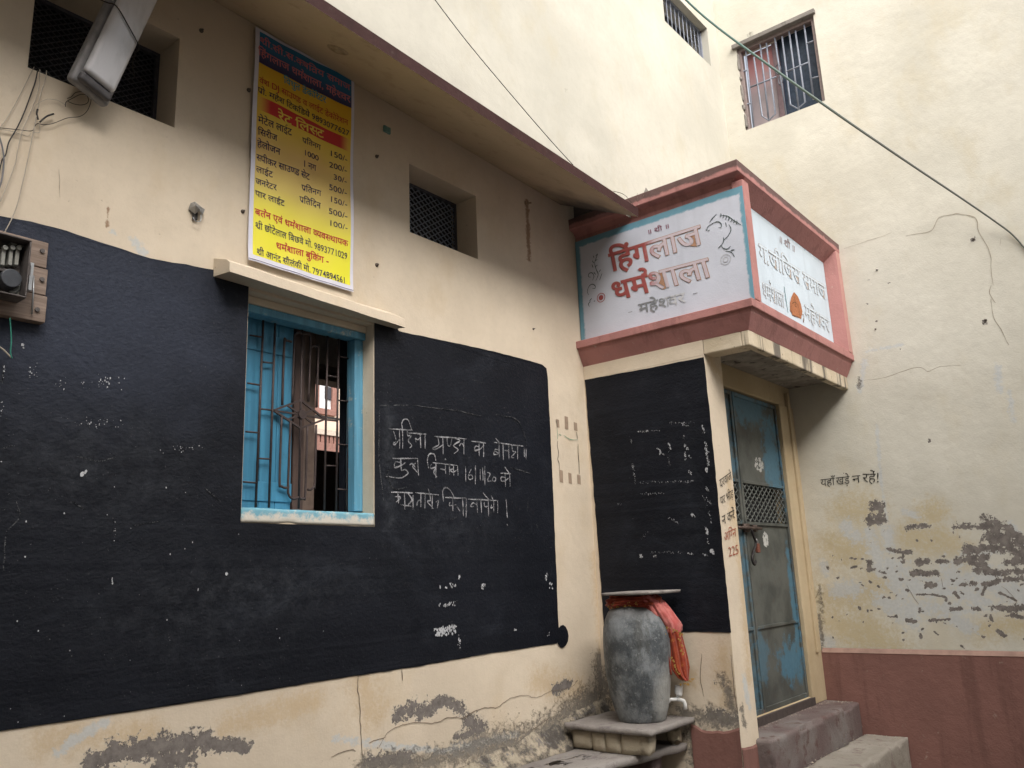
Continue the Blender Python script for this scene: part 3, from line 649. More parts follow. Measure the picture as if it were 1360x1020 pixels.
# --- dim room behind the long wall, open to the court at its back
b = MB(); rx0, rx1, ry1, rz1 = -2.5, 6.1, 6.0, 2.6; ox0, ox1, oz0, oz1 = 4.35, 5.15, 1.2, 1.86
b.quad((rx0, 3.2, 2.62), (rx1, 3.2, 2.62), (rx1, ry1, 2.62), (rx0, ry1, 2.62)); b.quad((rx0, 3.2, GZ+.01), (rx0, ry1, GZ+.01), (rx1, ry1, GZ+.01), (rx1, 3.2, GZ+.01))
b.quad((rx0, 3.2, GZ), (rx0, 3.2, rz1), (rx0, ry1, rz1), (rx0, ry1, GZ)); b.quad((rx1, 3.2, GZ), (rx1, ry1, GZ), (rx1, ry1, rz1), (rx1, 3.2, rz1))
for a in ((rx0, ox0, GZ, rz1), (ox1, rx1, GZ, rz1), (ox0, ox1, GZ, oz0), (ox0, ox1, oz1, rz1)): b.box((a[0], ry1, a[2]), (a[1], ry1+.2, a[3]))
b.build('room_wall', DARK, BLD)
MB().box((-2.6, YE+.2, 2.64), (6.3, 6.4, 2.84)).build('roof_slab', GREY, BLD)

shading_house()
# ------------------------------------------------------------------ barred windows
def bars(parent, lines, rad, to3, mat, sm=1, name='bar'):
    for L in lines:
        P_ = [to3(*p) for p in L]
        if len(P_) > 2 and sm > 1: P_ = smooth_path(P_, sm)
        MB().tube(P_, rad, 6).build(name, mat, parent, 0, True)
def empty_part(name, loc, parent):
    e = bpy.data.objects.new(name, None); sc.collection.objects.link(e); e.empty_display_size = .05
    e.parent = parent; e.matrix_parent_inverse = pinv(parent); e.location = loc; return e
# main window
fy = 3.075
wf = MB(); x0, x1, z0, z1 = WN
wf.box((x0+.001, fy-.02, z1-.072), (x1-.001, fy+.06, z1-.036)); wf.box((x0+.001, fy, z0+.07), (x0+.038, fy+.06, z1-.0725)); wf.box((x1-.055, fy, z0+.07), (x1-.001, fy+.06, z1-.0725))
WIN = wf.build('window', BLUE, BLD, .004, label='barred window with sky blue frame, shutter on its left closed')
t = NT('worn sill paint', .6, .3); zz = t.math('ADD', t.math('MULTIPLY', t.math('SUBTRACT', t.sep()[2], .282), 22), t.math('MULTIPLY', t.math('SUBTRACT', t.noise(14, 8, .75), .5), 4))
SLP = t.color(t.mix(t.ramp(zz, .1, .8), (.60, .57, .50), t.mix(t.noise(20, 5), (.12, .33, .43), (.22, .42, .50)))); t.bump((t.noise(40, 6), .5, .004))
rough_box('sill', (x0-.002, WA-.006, z0-.004), (x1+.001, fy+.07, z0+.056), SLP, WIN, .012, .0015, .002, 3)
MB().box((x0+.001, fy-.026, z1-.035), (x1-.001, fy+.06, z1-.001)).build('frame_head', CREAM_L, WIN, .003)
w2 = lambda x, y: onY(x/6.378+320, y/6.378+400, 3.125)
w3 = lambda x, y: w2(x, y+957)
def L2(*p): return [w2(*q) for q in p]
def L3(*p): return [w3(*q) for q in p]
BR = []
BR += [L2((192, 95)) + L3((125, 790)), L2((292, 120)) + L3((237, 792)), L2((520, 190)) + L3((490, 800)), L2((735, 240)) + L3((705, 812)), L2((828, 265)) + L3((805, 820)), L2((918, 285)) + L3((903, 830))]
for L in BR: MB().tube(L, .0058, 6).build('bar', IRON, WIN, 0, True)
BC = [L2((430, 345), (385, 335), (367, 360), (350, 880)), L3((345, 20), (328, 560), (345, 610), (375, 625), (405, 620)),
      L2((435, 860), (452, 330), (462, 280), (488, 265), (518, 280)), L3((420, 60), (400, 600), (405, 680), (430, 712), (455, 718), (490, 703)),
      L2((522, 285), (555, 275), (585, 290), (590, 320), (572, 850)), L3((562, 110), (545, 670), (528, 710), (508, 718), (490, 703)),
      L2((592, 395), (620, 378), (648, 392), (655, 420), (640, 900)), L3((638, 90), (625, 580), (612, 620), (590, 640), (565, 638))]
for L in BC: MB().tube(smooth_path(L, 5), .0058, 6).build('bar', IRON, WIN, 0, True)
for L in [L2((75,288),(180,305)), L2((55,693),(165,712)), L3((40,148),(150,158)), L3((20,573),(130,582)), L2((180,515),(285,527)), L2((165,912),(275,925)), L3((150,375),(250,380)), L2((735,630),(825,648)), L2((712,1003),(810,1015)), L3((712,435),(812,440)),
          L2((828,465),(915,490)), L2((822,840),(912,850)), L3((812,255),(908,262)), L3((808,635),(905,642))]:
    MB().tube(L, .0042, 6).build('bar', IRON, WIN, 0, True)
dm = MB(); D_ = [(275, 925), (505, 840), (712, 1000), (505, 1077)]
for i in range(4):
    a, b_ = D_[i], D_[(i+1) % 4]; dm.prism(w2(*a), w2(*b_), .0045)
    dm.prism(w2((a[0]+b_[0])/2, (a[1]+b_[1])/2), w2(512, 962), .0035); dm.prism(w2(*a), w2(512, 962), .0035)
cc = w2(512, 962)
dm.tube([cc+Vector((0, -.012, 0)), cc+Vector((0, .008, 0))], .021, 18)
dm.build('diamond_ornament', IRON, WIN)
# closed blue leaf of three planks, two battens; brown leaf standing open in the room
sx1 = onY(385.5, 600, 3.16).x
for k in range(4):
    xa = 1.955+(sx1-1.955)*k/4; xb_ = 1.955+(sx1-1.955)*(k+1)/4
    MB().box((xa+.0012, 3.150, z0+.02), (xb_-.0012, 3.172, z1-.01)).build('shutter_plank', BLUEDK, WIN, .003)
for zz in (.375, 1.05): MB().box((1.955, 3.144, zz), (sx1, 3.1495, zz+.085)).build('batten', BLUEDK, WIN, .002)
a = onY(386, 600, 3.22); b_ = onY(400, 600, 3.22); c_ = onY(418, 600, 3.3); d_ = onY(429, 600, 3.42)
MB().box((a.x, 3.20, .1), (b_.x, 3.23, 1.5)).build('open_shutter', BROWNW, WIN, .003)
MB().box((b_.x+.02, 3.30, .1), (c_.x, 3.33, 1.5)).build('open_shutter', simple('brown painted board', (.21, .15, .12), .6), WIN, .003)

rs = onY(453.5, 600, 3.3)
MB().box((rs.x, 3.28, .0), (rs.x+.2, 3.32, 1.6)).build('open_shutter', simple('slate blue board', (.035, .042, .06), .6), WIN, .003)
MB().box((2.4, 3.9, 1.30), (3.6, 4.0, 1.50)).build('room_beam', simple('pale beam', (.30, .26, .22), .9), BLD)

# court building seen through the window
CB = thing('courtyard_building', 'pink and cream building glimpsed through the barred window across the court', 'building', (7.2, 9.2, GZ))
PC = simple('pale pink wash', (.78, .62, .50), .9, 0, .06)
MB().box((5.5, 9.2, GZ), (9.2, 9.5, 6)).build('wall', PC, CB)
wy = 9.19
q0, q1 = onY(421.5, 512, wy), onY(438.5, 545, wy)
BRN = simple('brown window surround', (.30, .16, .13), .8)
f_ = MB()
for a, b_ in (((q0.x-.1, q1.z), (q0.x, q0.z+.1)), ((q1.x, q1.z), (q1.x+.08, q0.z+.1)), ((q0.x-.1, q1.z-.08), (q1.x+.08, q1.z))):
    f_.box((a[0], wy-.05, a[1]), (b_[0], wy+.005, b_[1]))
CW = f_.build('window', BRN, CB)
MB().box((q0.x, wy-.01, q1.z), (q1.x, wy+.004, q0.z+.1)).build('pane', simple('pale glazing', (.7, .72, .74), .3), CW)
MB().box((q0.x+.12, wy-.03, q1.z+.15), (q0.x+.22, wy-.012, q0.z)).build('mullion', simple('dark slot', (.05, .05, .06), .6), CW)
s0 = onY(420, 580, 9.0); s1 = onY(455, 586, 9.0)
for k in range(16):
    xx = s0.x-.2+k*.075
    MB().box((xx, 9.02, s1.z-.05), (xx+.05, 9.1, s1.z+.06)).build('baluster', BRN, CB)
MB().box((5.8, 9.0, s1.z+.06), (8.8, 9.19, s1.z+.13)).build('balcony_rail', simple('pale rail', (.6, .5, .42), .9), CB)
MB().box((5.8, 9.0, s1.z-.16), (8.8, 9.19, s1.z-.05)).build('balcony_floor', BRN, CB)
MB().box((5.8, 9.04, s1.z+.3), (8.8, 9.06, s1.z+.33)).build('balcony_wire', COPPER, CB)

# ventilators with expanded mesh
def lattice(mb, u0, u1, v0, v1, to3, pu, pv, r):
    def clip(a, b_):      # Liang-Barsky
        t0, t1 = 0, 1; dx, dy = b_[0]-a[0], b_[1]-a[1]
        for p, q in ((-dx, a[0]-u0), (dx, u1-a[0]), (-dy, a[1]-v0), (dy, v1-a[1])):
            if abs(p) < 1e-12:
                if q < 0: return None
            else:
                t = q/p
                if p < 0: t0 = max(t0, t)
                else: t1 = min(t1, t)
        if t0 >= t1: return None
        return (a[0]+dx*t0, a[1]+dy*t0), (a[0]+dx*t1, a[1]+dy*t1)
    h = (v1-v0); k = -int(h/pv)-2
    span = h*pu/pv
    while u0+k*pu < u1+span:
        for s_ in (1, -1):
            a = (u0+k*pu, v0 if s_ > 0 else v1); b_ = (a[0]+span, v1 if s_ > 0 else v0)
            cc = clip(a, b_)
            if cc: mb.prism(to3(*cc[0], .001*s_), to3(*cc[1], .001*s_), r, (0, 1, 0))
        k += 1
for nm, H in (('left', VL), ('right', VR)):
    yy = 3.16; f_ = MB()
    for q in ((H[0], H[1], H[2], H[2]+.018), (H[0], H[1], H[3]-.018, H[3]), (H[0], H[0]+.018, H[2]+.018, H[3]-.018), (H[1]-.018, H[1], H[2]+.018, H[3]-.018)): f_.box((q[0]+.001, yy, q[2]+.001), (q[1]-.001, yy+.02, q[3]-.001))
    v_ = f_.build('ventilator', BLACKIRON, BLD, label='%s ventilator opening with wire lattice' % ('long dark' if nm == 'left' else 'square'))
    g_ = MB(); lattice(g_, H[0]+.01, H[1]-.01, H[2]+.01, H[3]-.01, lambda u, v, o: Vector((u, yy+.01+o, v)), *((.052, .036, .0026) if nm == 'right' else (.036, .026, .0019)))
    g_.build('wire_lattice', IRONB if nm == 'right' else BLACKIRON, v_)
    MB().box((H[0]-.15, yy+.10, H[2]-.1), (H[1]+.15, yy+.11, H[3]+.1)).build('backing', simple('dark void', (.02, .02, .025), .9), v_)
# upper storey vent
f_ = MB(); H = EV
for q in ((H[0], H[1], H[2], H[2]+.02), (H[0], H[1], H[3]-.02, H[3]), (H[1]-.02, H[1], H[2], H[3])): f_.box((q[0], YE+.06, q[2]), (q[1], YE+.09, q[3]))
v_ = f_.build('ventilator', IRONB, BLD, label='small barred vent high in the corner')
for k in range(11):
    xx = H[0]+.06+k*.07; MB().tube([(xx, YE+.07, H[2]), (xx, YE+.07, H[3])], .005, 6).build('bar', IRONB, v_, 0, True)
for zz in (H[2]+.1, H[2]+.2, H[2]+.3): MB().tube([(H[0], YE+.078, zz), (H[1], YE+.078, zz)], .004, 6).build('bar', IRONB, v_, 0, True)
MB().box((H[0]-.1, YE+.19, H[2]-.1), (H[1]+.1, YE+.195, H[3]+.1)).build('pane', simple('blue grey glass', (.05, .06, .09), .25), v_)
# big upper window in the side wall
u0, u1, v0, v1 = DW
f_ = MB(); xf = XD+.02
f_.box((xf, u0, v1-.04), (xf+.06, u1, v1)); f_.box((xf, u0, v0), (xf+.06, u0+.03, v1-.04)); f_.box((xf, u1-.03, v0), (xf+.06, u1, v1-.04))
DWN = f_.build('window', simple('brown grey frame', (.24, .19, .18), .8), BLD, .004, label='upper barred window with one pinkish shutter closed')
MB().box((XD-.03, u0-.02, v1-.012), (XD+.02, u1+.03, v1+.028)).build('window_lip', GREY, DWN, .004)
mid = onX(1030, 60, XD+.1).y
t = NT('faded pink shutter', .8, .2); c = t.mix(t.ramp(t.sep()[2], 3.9, 4.35), (.34, .29, .30), (.40, .17, .17)); c = t.mix(t.ramp(t.noise(9, 6), .5, .7), c, (.30, .26, .27)); PINKSH = t.color(c)
MB().box((XD+.11, mid+.04, v0), (XD+.14, u1-.03, v1-.04)).build('shutter', PINKSH, DWN, .004)
MB().box((XD+.09, mid-.01, v0), (XD+.14, mid+.035, v1-.04)).build('mullion', simple('purple brown post', (.20, .14, .15), .7), DWN, .004)
MB().box((XD+.14, u0, v0), (XD+.15, mid, v1)).build('pane', simple('dark blue pane', (.045, .065, .10), .25, 0, .3, 0), DWN)
c6 = lambda x, y: onX(x/4.533+860, y/4.533, XD+.035)
for L in [[(590,300),(640,770)],[(640,345),(690,700),(730,725),(770,685),(715,260)],[(675,240),(730,725)],[(760,190),(835,690)],[(810,220),(860,630),(905,655),(950,615),(890,185)],[(848,155),(912,665)],[(938,110),(1000,600)],
          [(550,440),(605,420)],[(620,525),(775,462)],[(575,640),(625,618)],[(840,430),(970,375)],[(960,262),(1005,245)],[(990,472),(1035,460)]]:
    P_ = [c6(*p) for p in L]; MB().tube(P_, .0075, 6).build('bar', IRONB, DWN, 0, True)
rg = MB(); cc = [c6(785+16*math.cos(a), 418+28*math.sin(a)) for a in np.linspace(0, 6.28, 15)]; rg.tube(cc, .006, 6); rg.tube([c6(800+12*math.cos(a), 485+26*math.sin(a)) for a in np.linspace(0, 6.28, 15)], .006, 6); rg.build('ring_ornament', BLACKIRON, DWN)
# ragged mortar down its left edge
for k, (f0, f1) in enumerate(((.02, .2), (.24, .31), (.36, .55), (.6, .66), (.72, .93))):
    rough_box('mortar_lump', (XD-.003, u1-.015, v0+(v1-v0)*f0), (XD+.03, u1+.006+.006*(k % 2), v0+(v1-v0)*f1), GREY, DWN, .012, .006, .008, k)

# ------------------------------------------------------------------ door
def doormat(name, blobs):
    t = NT(name, .6, .35)
    c = t.mix(t.ramp(t.noise(5, 6), .35, .65), (.05, .055, .05), (.095, .10, .09))
    c = t.mix(t.math('MULTIPLY', t.ramp(t.noise(7, 6, .7, loc=(5, 0, 0)), .55, .7), .6), c, (.075, .055, .042))
    for ce, ra, st in blobs:
        b_ = t.ramp(t.math('ADD', t.blob(ce, ra), t.math('MULTIPLY', t.math('SUBTRACT', t.noise(14, 7, .72), .5), 2.6)), .5, 1.0)
        c = t.mix(t.math('MULTIPLY', b_, st), c, t.mix(t.noise(30, 4), (.045, .12, .175), (.085, .19, .26)))
    t.bump((t.noise(20, 6), .4, .004), (t.noise(90, 4), .3, .002))
    return t.color(c)
DM = doormat('worn blue door paint', [((5.85, 2.27, .75), (.20, .2, .45), .9), ((5.5, 2.27, 1.1), (.45, .2, .16), .8), ((5.80, 2.27, -.62), (.28, .2, .18), .95), ((5.94, 2.27, -.3), (.05, .2, .6), .95), ((5.3, 2.27, -.55), (.15, .2, .2), .6)])
DMB = doormat('blue grey door edge', [((5.0, 2.27, .9), (.3, .2, .5), .8), ((5.0, 2.27, -.1), (.3, .2, .5), .7), ((5.0, 2.27, -.7), (.3, .2, .3), .6)])
DOOR = empty_part('door', (5.4, YDR, DZ0), BLD); DOOR['label'] = 'worn blue grey metal double door with a diamond mesh band'
mz0, mz1 = .30, .567; sp = 5.235
for (xa, xb_, mt) in ((DX0, sp-.006, DMB), (sp+.006, DX1, DM)):
    yy = YDR+.015; lf = MB(); e = .03
    lf.box((xa+e, yy+.012, DZ0+e), (xb_-e, yy+.02, -.38)); lf.box((xa+e, yy+.0125, -.36), (xb_-e, yy+.0205, mz0-.015)); lf.box((xa+e, yy+.012, mz1+.015), (xb_-e, yy+.02, DZ1-.01-e))
    o = lf.build('door_panel', mt, DOOR)
    fr_ = MB()
    for q in ((xa, xa+e, DZ0, DZ1-.01), (xb_-e, xb_, DZ0, DZ1-.01), (xa+e, xb_-e, DZ0, DZ0+e), (xa+e, xb_-e, DZ1-.01-e, DZ1-.01), (xa+e, xb_-e, mz0-.015, mz0+.006), (xa+e, xb_-e, mz1-.006, mz1+.015), (xa+e, xb_-e, -.38, -.36)):
        fr_.box((q[0], yy, q[2]), (q[1], yy+.022, q[3]))
    fr_.build('door_frame', mt, DOOR, .003)
    g_ = MB(); lattice(g_, xa+e, xb_-e, mz0+.006, mz1-.006, lambda u, v, o_: Vector((u, yy+.012+o_, v)), .072, .050, .0028)
    g_.build('wire_lattice', simple('dusty door mesh', (.15, .16, .15), .6), DOOR)
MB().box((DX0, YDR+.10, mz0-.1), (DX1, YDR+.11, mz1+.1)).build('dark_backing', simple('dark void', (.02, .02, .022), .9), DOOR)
MB().box((DX0-.0, YDR+.016, DZ0+.02), (DX0+1.14, YDR+.03, DZ0+.0)).build('door_sweep', simple('grimy red bottom edge', (.15, .09, .08), .8), DOOR)
# bolt, hasp and padlock
by = YDR-.002
bo = MB(); bo.tube([(sp-.16, by, .262), (sp+.20, by-.004, .262)], .011, 8); bo.box((sp-.05, by, .235), (sp+.03, by+.016, .29)); bo.box((sp+.10, by, .24), (sp+.15, by+.016, .285))
bo.build('bolt', simple('rusty bolt', (.09, .065, .055), .6, .4), DOOR, 0, True)
ch = MB()
p0 = onY(1001, 698, by-.01)
chain = [onY(*p, by-.012) for p in ((998, 703), (1001, 712), (1004, 722), (1001, 732), (999, 742), (1002, 750), (1004, 745))]
ch.tube(smooth_path(chain, 5), .008, 7); ch.build('hasp_chain', simple('black chain', (.04, .035, .035), .6, .3), DOOR, 0, True)
lk = MB(); q = onY(1006, 727, by-.012); lk.box((q.x-.02, q.y-.012, q.z-.035), (q.x+.02, q.y+.01, q.z+.025)); lk.build('padlock', simple('rusty red padlock', (.20, .075, .05), .6, .2), DOOR, .005)
lk = MB(); lk.tube([(q.x+.012*math.cos(a), q.y, q.z+.025+.028*math.sin(a)) for a in np.linspace(0, math.pi, 9)], .004, 6); lk.build('shackle', GALV, DOOR, 0, True)
mb = MB()
for (cx_, cy_), rx_, ry_ in (((1009, 617), .075, .045), ((1018, 717), .045, .048)):
    c0 = onY(cx_, cy_, YDR+.022)
    for k in range(70):
        a = random.random()*6.283; rr = random.random()**.5
        fleck(mb, c0+Vector((rx_*rr*math.cos(a), 0, ry_*rr*math.sin(a))), random.uniform(.006, .016), NY, 1)
mb.v = [Vector((v.x, YDR+.0262+.00004*(i % 40), v.z)) for i, v in enumerate(mb.v)]
mb.build('whitewash_print', simple('white hand prints', (.52, .52, .49), .9), DOOR, kind='stuff')

# ------------------------------------------------------------------ text set from strokes and glyphs
_g = {}
ADOT = .219
def glyph(ch, off=0.0):
    key = (ch, off)
    if key in _g: return _g[key]
    def raw(s):
        cu = bpy.data.curves.new('t', 'FONT'); cu.body = s; cu.resolution_u = 3; cu.offset = off
        ob = bpy.data.objects.new('t', cu); sc.collection.objects.link(ob); bpy.context.view_layer.update()
        me = ob.to_mesh(); V = [(v.co.x, v.co.y) for v in me.vertices]; F = [tuple(p.vertices) for p in me.polygons]
        ob.to_mesh_clear(); bpy.data.objects.remove(ob); bpy.data.curves.remove(cu); return V, F
    V, F = raw(ch) if ch != ' ' else ([], [])
    dot = min(v[0] for v in raw('.')[0]); Vd, _ = raw(ch+'        .')
    lo = sorted(v[0] for v in Vd if v[1] < .12)
    adv = max(v[0] for v in Vd)-max(v[0] for v in raw('.        .')[0])+ADOT
    _g[key] = (V, F, adv); return _g[key]
VIR, IM, RA = '\u094d', '\u093f', '\u0930'
DEP = set(chr(c) for c in list(range(0x93e, 0x94d))+[0x901, 0x902, 0x903, 0x93c]) | {VIR}
def half(g):
    V, F, adv = g; cut = adv-.135
    bm = bmesh.new(); vv = [bm.verts.new((x, y, 0)) for x, y in V]
    for f in F:
        try: bm.faces.new([vv[i] for i in f])
        except ValueError: pass
    bmesh.ops.bisect_plane(bm, geom=bm.verts[:]+bm.edges[:]+bm.faces[:], plane_co=(cut, 0, 0), plane_no=(1, 0, 0), clear_outer=True)
    bm.verts.index_update(); V2 = [(v.co.x, v.co.y) for v in bm.verts]; F2 = [tuple(v.index for v in f.verts) for f in bm.faces]; bm.free()
    return V2, F2, cut
def text2d(s, off=0.0):
    s = s.replace('\u094c', '\u093e\u0948').replace('\u094b', '\u093e\u0947')
    V, F = [], []; pen = 0.0
    LY = []; cnt = [0]
    def put(g, x):
        cnt[0] += 1; LY.extend([cnt[0] % 4]*len(g[0])); n = len(V); V.extend((vx+x, vy) for vx, vy in g[0]); F.extend(tuple(i+n for i in f) for f in g[1])
    i = 0
    while i < len(s):
        c = s[i]
        if '\u0905' <= c <= '\u0939':
            cl_ = [c]; i += 1
            while i+1 < len(s) and s[i] == VIR: cl_.append(s[i+1]); i += 2
            marks = []
            while i < len(s) and s[i] in DEP: marks.append(s[i]); i += 1
            reph = len(cl_) > 1 and cl_[0] == RA
            if reph: cl_ = cl_[1:]
            rak = len(cl_) > 1 and cl_[-1] == RA
            if rak: cl_ = cl_[:-1]
            if IM in marks: g = glyph(IM, off); put(g, pen); pen += g[2]; marks.remove(IM)
            for h in cl_[:-1]:
                g = half(glyph(h, off)); put(g, pen); pen += g[2]
            st = pen; g = glyph(cl_[-1], off); put(g, pen); pen += g[2]
            if rak:
                x = pen-.14; n = len(V); w_ = .035+off; V.extend([(x-.19, .06-w_), (x-.19, .06+w_), (x, .17+w_), (x, .17-w_)]); F.append((n, n+3, n+2, n+1)); LY.extend([4]*4)
            end = pen
            for mk in marks:
                g = glyph(mk, off); put(g, pen); pen += g[2]; 
            if reph:
                x = pen-.1; n = len(V); w_ = .034+off
                arc = [(x+.12*math.cos(a)-.02, .74+.11*math.sin(a)) for a in np.linspace(-1.9, 2.2, 9)]
                for k, (ax, ay) in enumerate(arc):
                    a = -1.9+k*4.1/8; V.extend([(ax-math.cos(a)*w_, ay-math.sin(a)*w_), (ax+math.cos(a)*w_, ay+math.sin(a)*w_)])
                    if k: F.append((n+2*k-2, n+2*k-1, n+2*k+1, n+2*k))
                LY.extend([4]*18)
        else:
            if c == ' ': pen += .26
            else: g = glyph(c, off); put(g, pen); pen += g[2]
            i += 1
    return V, F, pen, LY
def lay(name, s, bl, br, tl, mat, parent, head=.622, off=0.0, lift=None, bold=0, warp=None, **pr):
    """baseline from bl to br, head line (or cap height) starting at tl; all three points on the wall"""
    V, F, wd, LY = text2d(s, off)
    ex = (br-bl)/wd; ey = (tl-bl)/head; nn = ex.cross(ey).normalized()*(.0008 if bold else .00022)
    W = [bl+ex*x+ey*y+nn*l for (x, y), l in zip(V, LY)]
    if bold:
        W0, F0 = W, F; W, F = [], []
        for k in range(8):
            a = k*math.pi/4; sh = ex*(bold*math.cos(a))+ey*(bold*math.sin(a))+nn*.125*k; b0 = len(W)
            W += [p+sh for p in W0]; F += [tuple(i+b0 for i in f) for f in F0]
    if lift is not None: W = [p+lift for p in W]
    if warp: W = [Vector((p.x, warp(p.x, p.z)-.0018-(WA-.0175-p.y), p.z)) for p in W]
    return link(name, mesh_of(W, F, name), mat, parent, **pr)

# texts painted on the walls
cd = lambda x, y: onX(x/10.46+1070, y/10.46+600, XD-.003)
for s, a, b_, h in (('यहाँ', (212, 482), (408, 462), (205, 385)), ('खड़े', (425, 462), (615, 440), (418, 360)), ('न', (650, 435), (765, 425), (640, 335)), ('रहें!', (790, 425), (1030, 425), (790, 305))):
    lay('painted_writing', s, cd(*a), cd(*b_), cd(*h), INK, BLD, off=-.004)
cp = lambda x, y: onY(x/6.375+940, y/6.375+600, YP-.003)
for s, a, b_, h, mt in (('दरवाजे', (106, 305), (206, 232), (96, 240), INK), ('पर भीड़', (112, 452), (220, 382), (104, 388), INK), ('न करें', (126, 622), (232, 560), (118, 548), INK), ('अग्नि', (142, 762), (243, 715), (136, 690), INKRED), ('225', (178, 890), (266, 862), (170, 818), INKRED)):
    lay('painted_writing', s, cp(*a), cp(*b_), cp(*h), mt, BLD, off=-.004)

# ------------------------------------------------------------------ porch slab and sign box
t = NT('stained slab edge', .9, .2)
c = t.mix(t.ramp(t.noise(6, 5), .35, .7), (.52, .44, .32), (.60, .52, .40))
st = t.ramp(t.noise(10, 6, .65, stretch=(1, 1, .06), loc=(.4, 0, 0)), .5, .6)
yy_ = t.ramp(t.sep()[1], 1.95, 1.84)
c = t.mix(t.math('MULTIPLY', t.math('MULTIPLY', st, yy_), .85), c, (.10, .09, .082)); c = t.mix(t.ramp(t.noise(45, 5), .66, .72), c, (.16, .13, .10))
t.bump((t.noise(16, 6), .5, .01), (t.noise(80, 4), .5, .004)); SLABEDGE = t.color(c)
ys = 1.83
b = MB(); b.box((XB+.0005, ys, 1.272), (XD, ys+.05, 1.366)); b.box((XB+.0005, ys+.05, 1.272), (XB+.13, YP, 1.366))
b.build('porch_slab_rim', SLABEDGE, BLD, .007)
b = MB(); b.box((XB-.0, YP, 1.272), (XB+.0, YP, 1.366))
MB().box((XB-.0005-.001, YP, 1.268), (XB+.02, WA, 1.366)).build('porch_beam', CREAM_L, BLD, .004)
t = NT('porch soffit', .95, .15); c = t.mix(t.ramp(t.noise(4, 6, .6, stretch=(2, 2, 1)), .4, .65), (.25, .225, .20), (.36, .33, .29)); c = t.mix(t.ramp(t.noise(18, 7), .6, .7), c, (.09, .08, .075)); t.bump((t.noise(10, 6), .7, .015))
MB().box((XB+.02, ys+.02, 1.352), (XD, YDR+.1, 1.40)).build('porch_soffit', t.color(c), BLD)

SG = thing('sign_box', 'pink red framed concrete sign box with Hindi lettering above the porch door', 'sign', (5.4, 2.2, 1.366))
yf, xl, PR_y = 1.76, 4.44, 1.85
zb0, zb1, zt0, zt1 = 1.478, 1.528, 2.333, 2.405
# lower lip, chamfer and upper cornice run round the corner
def corner_prof(prof_pts, name, mat, bev=.004):
    b = MB()           # prof: list of (outset, z); outset measured outwards from x=XB / y=ys
    P_ = []
    for o_, z in prof_pts: P_.append([Vector((XB-o_, WA, z)), Vector((XB-o_, ys-o_, z)), Vector((XD, ys-o_, z))])
    for i in range(len(P_)-1):
        for k in range(2): b.quad(P_[i][k], P_[i][k+1], P_[i+1][k+1], P_[i+1][k])
    me = b.build(name, mat, SG, 0)
    bm = bmesh.new(); bm.from_mesh(me.data); bmesh.ops.remove_doubles(bm, verts=bm.verts, dist=1e-5); bmesh.ops.recalc_face_normals(bm, faces=bm.faces); bm.to_mesh(me.data); bm.free()
    if bev: m_ = me.modifiers.new('b', 'BEVEL'); m_.width = bev; m_.segments = 2; m_.limit_method = 'ANGLE'
    return me
corner_prof([(0.0, 1.362), (.004, 1.37), (.045, 1.45), (.052, 1.474), (.070, 1.478), (.070, zb1), (-.05, zb1+.008)], 'lower_lip', SIGNRED)
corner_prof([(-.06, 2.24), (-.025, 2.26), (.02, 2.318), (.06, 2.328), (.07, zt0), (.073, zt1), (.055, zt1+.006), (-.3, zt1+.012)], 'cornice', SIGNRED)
b = MB(); b.box((XB+.06, ys+.20, 1.37), (XD-.001, YE+.02, zt1+.005)); b.box((XB+.002, YE, 1.37), (XB+.3, WA-.001, 2.3)); b.box((XB+.002, ys+.01, 1.37), (XB+.08, YE-.001, 2.3)); b.build('sign_core', SIGNRED, SG)
# front (right hand) frame: corner post, far post, deep reveals
b = MB(); b.box((XB-.0105, yf+.001, zb1+.004), (XB+.08, yf+.075, 2.30)); b.build('corner_post', SIGNRED, SG, .006)
b = MB(); b.box((6.192, yf+.001, zb1+.004), (XD-.001, yf+.21, 2.335)); b.build('far_post', redpaint('pink post', (.48, .26, .23), (.55, .40, .34), .3), SG, .006)
b = MB(); b.v = [Vector(q) for q in ((XB+.04, yf+.002, 2.333), (6.19, yf+.002, 2.333), (6.145, PR_y-.001, 2.243), (XB+.04, PR_y-.001, 2.243), (6.19, yf+.002, zb1), (6.145, PR_y-.001, zb1), (XB+.04, PR_y, 2.34), (6.2, PR_y, 2.34), (6.2, PR_y, zb1))]; b.f = [(0, 1, 2, 3), (1, 4, 5, 2), (6, 7, 1, 0), (7, 8, 4, 1), (3, 2, 7, 6), (2, 5, 8, 7)]; b.box((XB+.05, yf+.0015, zb1-.02), (6.17, ys+.2, zb1+.006)); b.build('reveal', SIGNRED, SG)
def signwhite(name, tint, border, axis, box):
    t = NT(name, .7, .3); P_ = t.sep()
    c = t.mix(t.ramp(t.noise(3, 5), .35, .7), tint, tuple(x*.9 for x in tint))
    c = t.mix(t.math('MULTIPLY', t.ramp(t.noise(9, 6, .6, stretch=(1, 1, .08)), .5, .7), .4), c, tuple(x*.75 for x in tint))
    if border:
        u, v = P_[axis], P_[2]; (u0, u1, v0, v1), wd = box, .022
        e = t.math('MINIMUM', t.math('MINIMUM', t.math('SUBTRACT', u, u0), t.math('SUBTRACT', u1, u)), t.math('MINIMUM', t.math('SUBTRACT', v, v0-.02), t.math('SUBTRACT', v1, v)))
        e = t.math('ADD', e, t.math('MULTIPLY', t.math('SUBTRACT', t.noise(25, 5, .6), .5), .03))
        c = t.mix(t.ramp(e, wd*1.45, wd*.75), c, t.mix(t.noise(12, 4), (.10, .24, .32), (.16, .32, .40)))
    t.bump((t.noise(10, 4), .3, .006), (t.noise(90, 3), .3, .002))
    return t.color(c)
xp = 4.50
PL = (1.7665, 2.985, 1.52, 2.235)
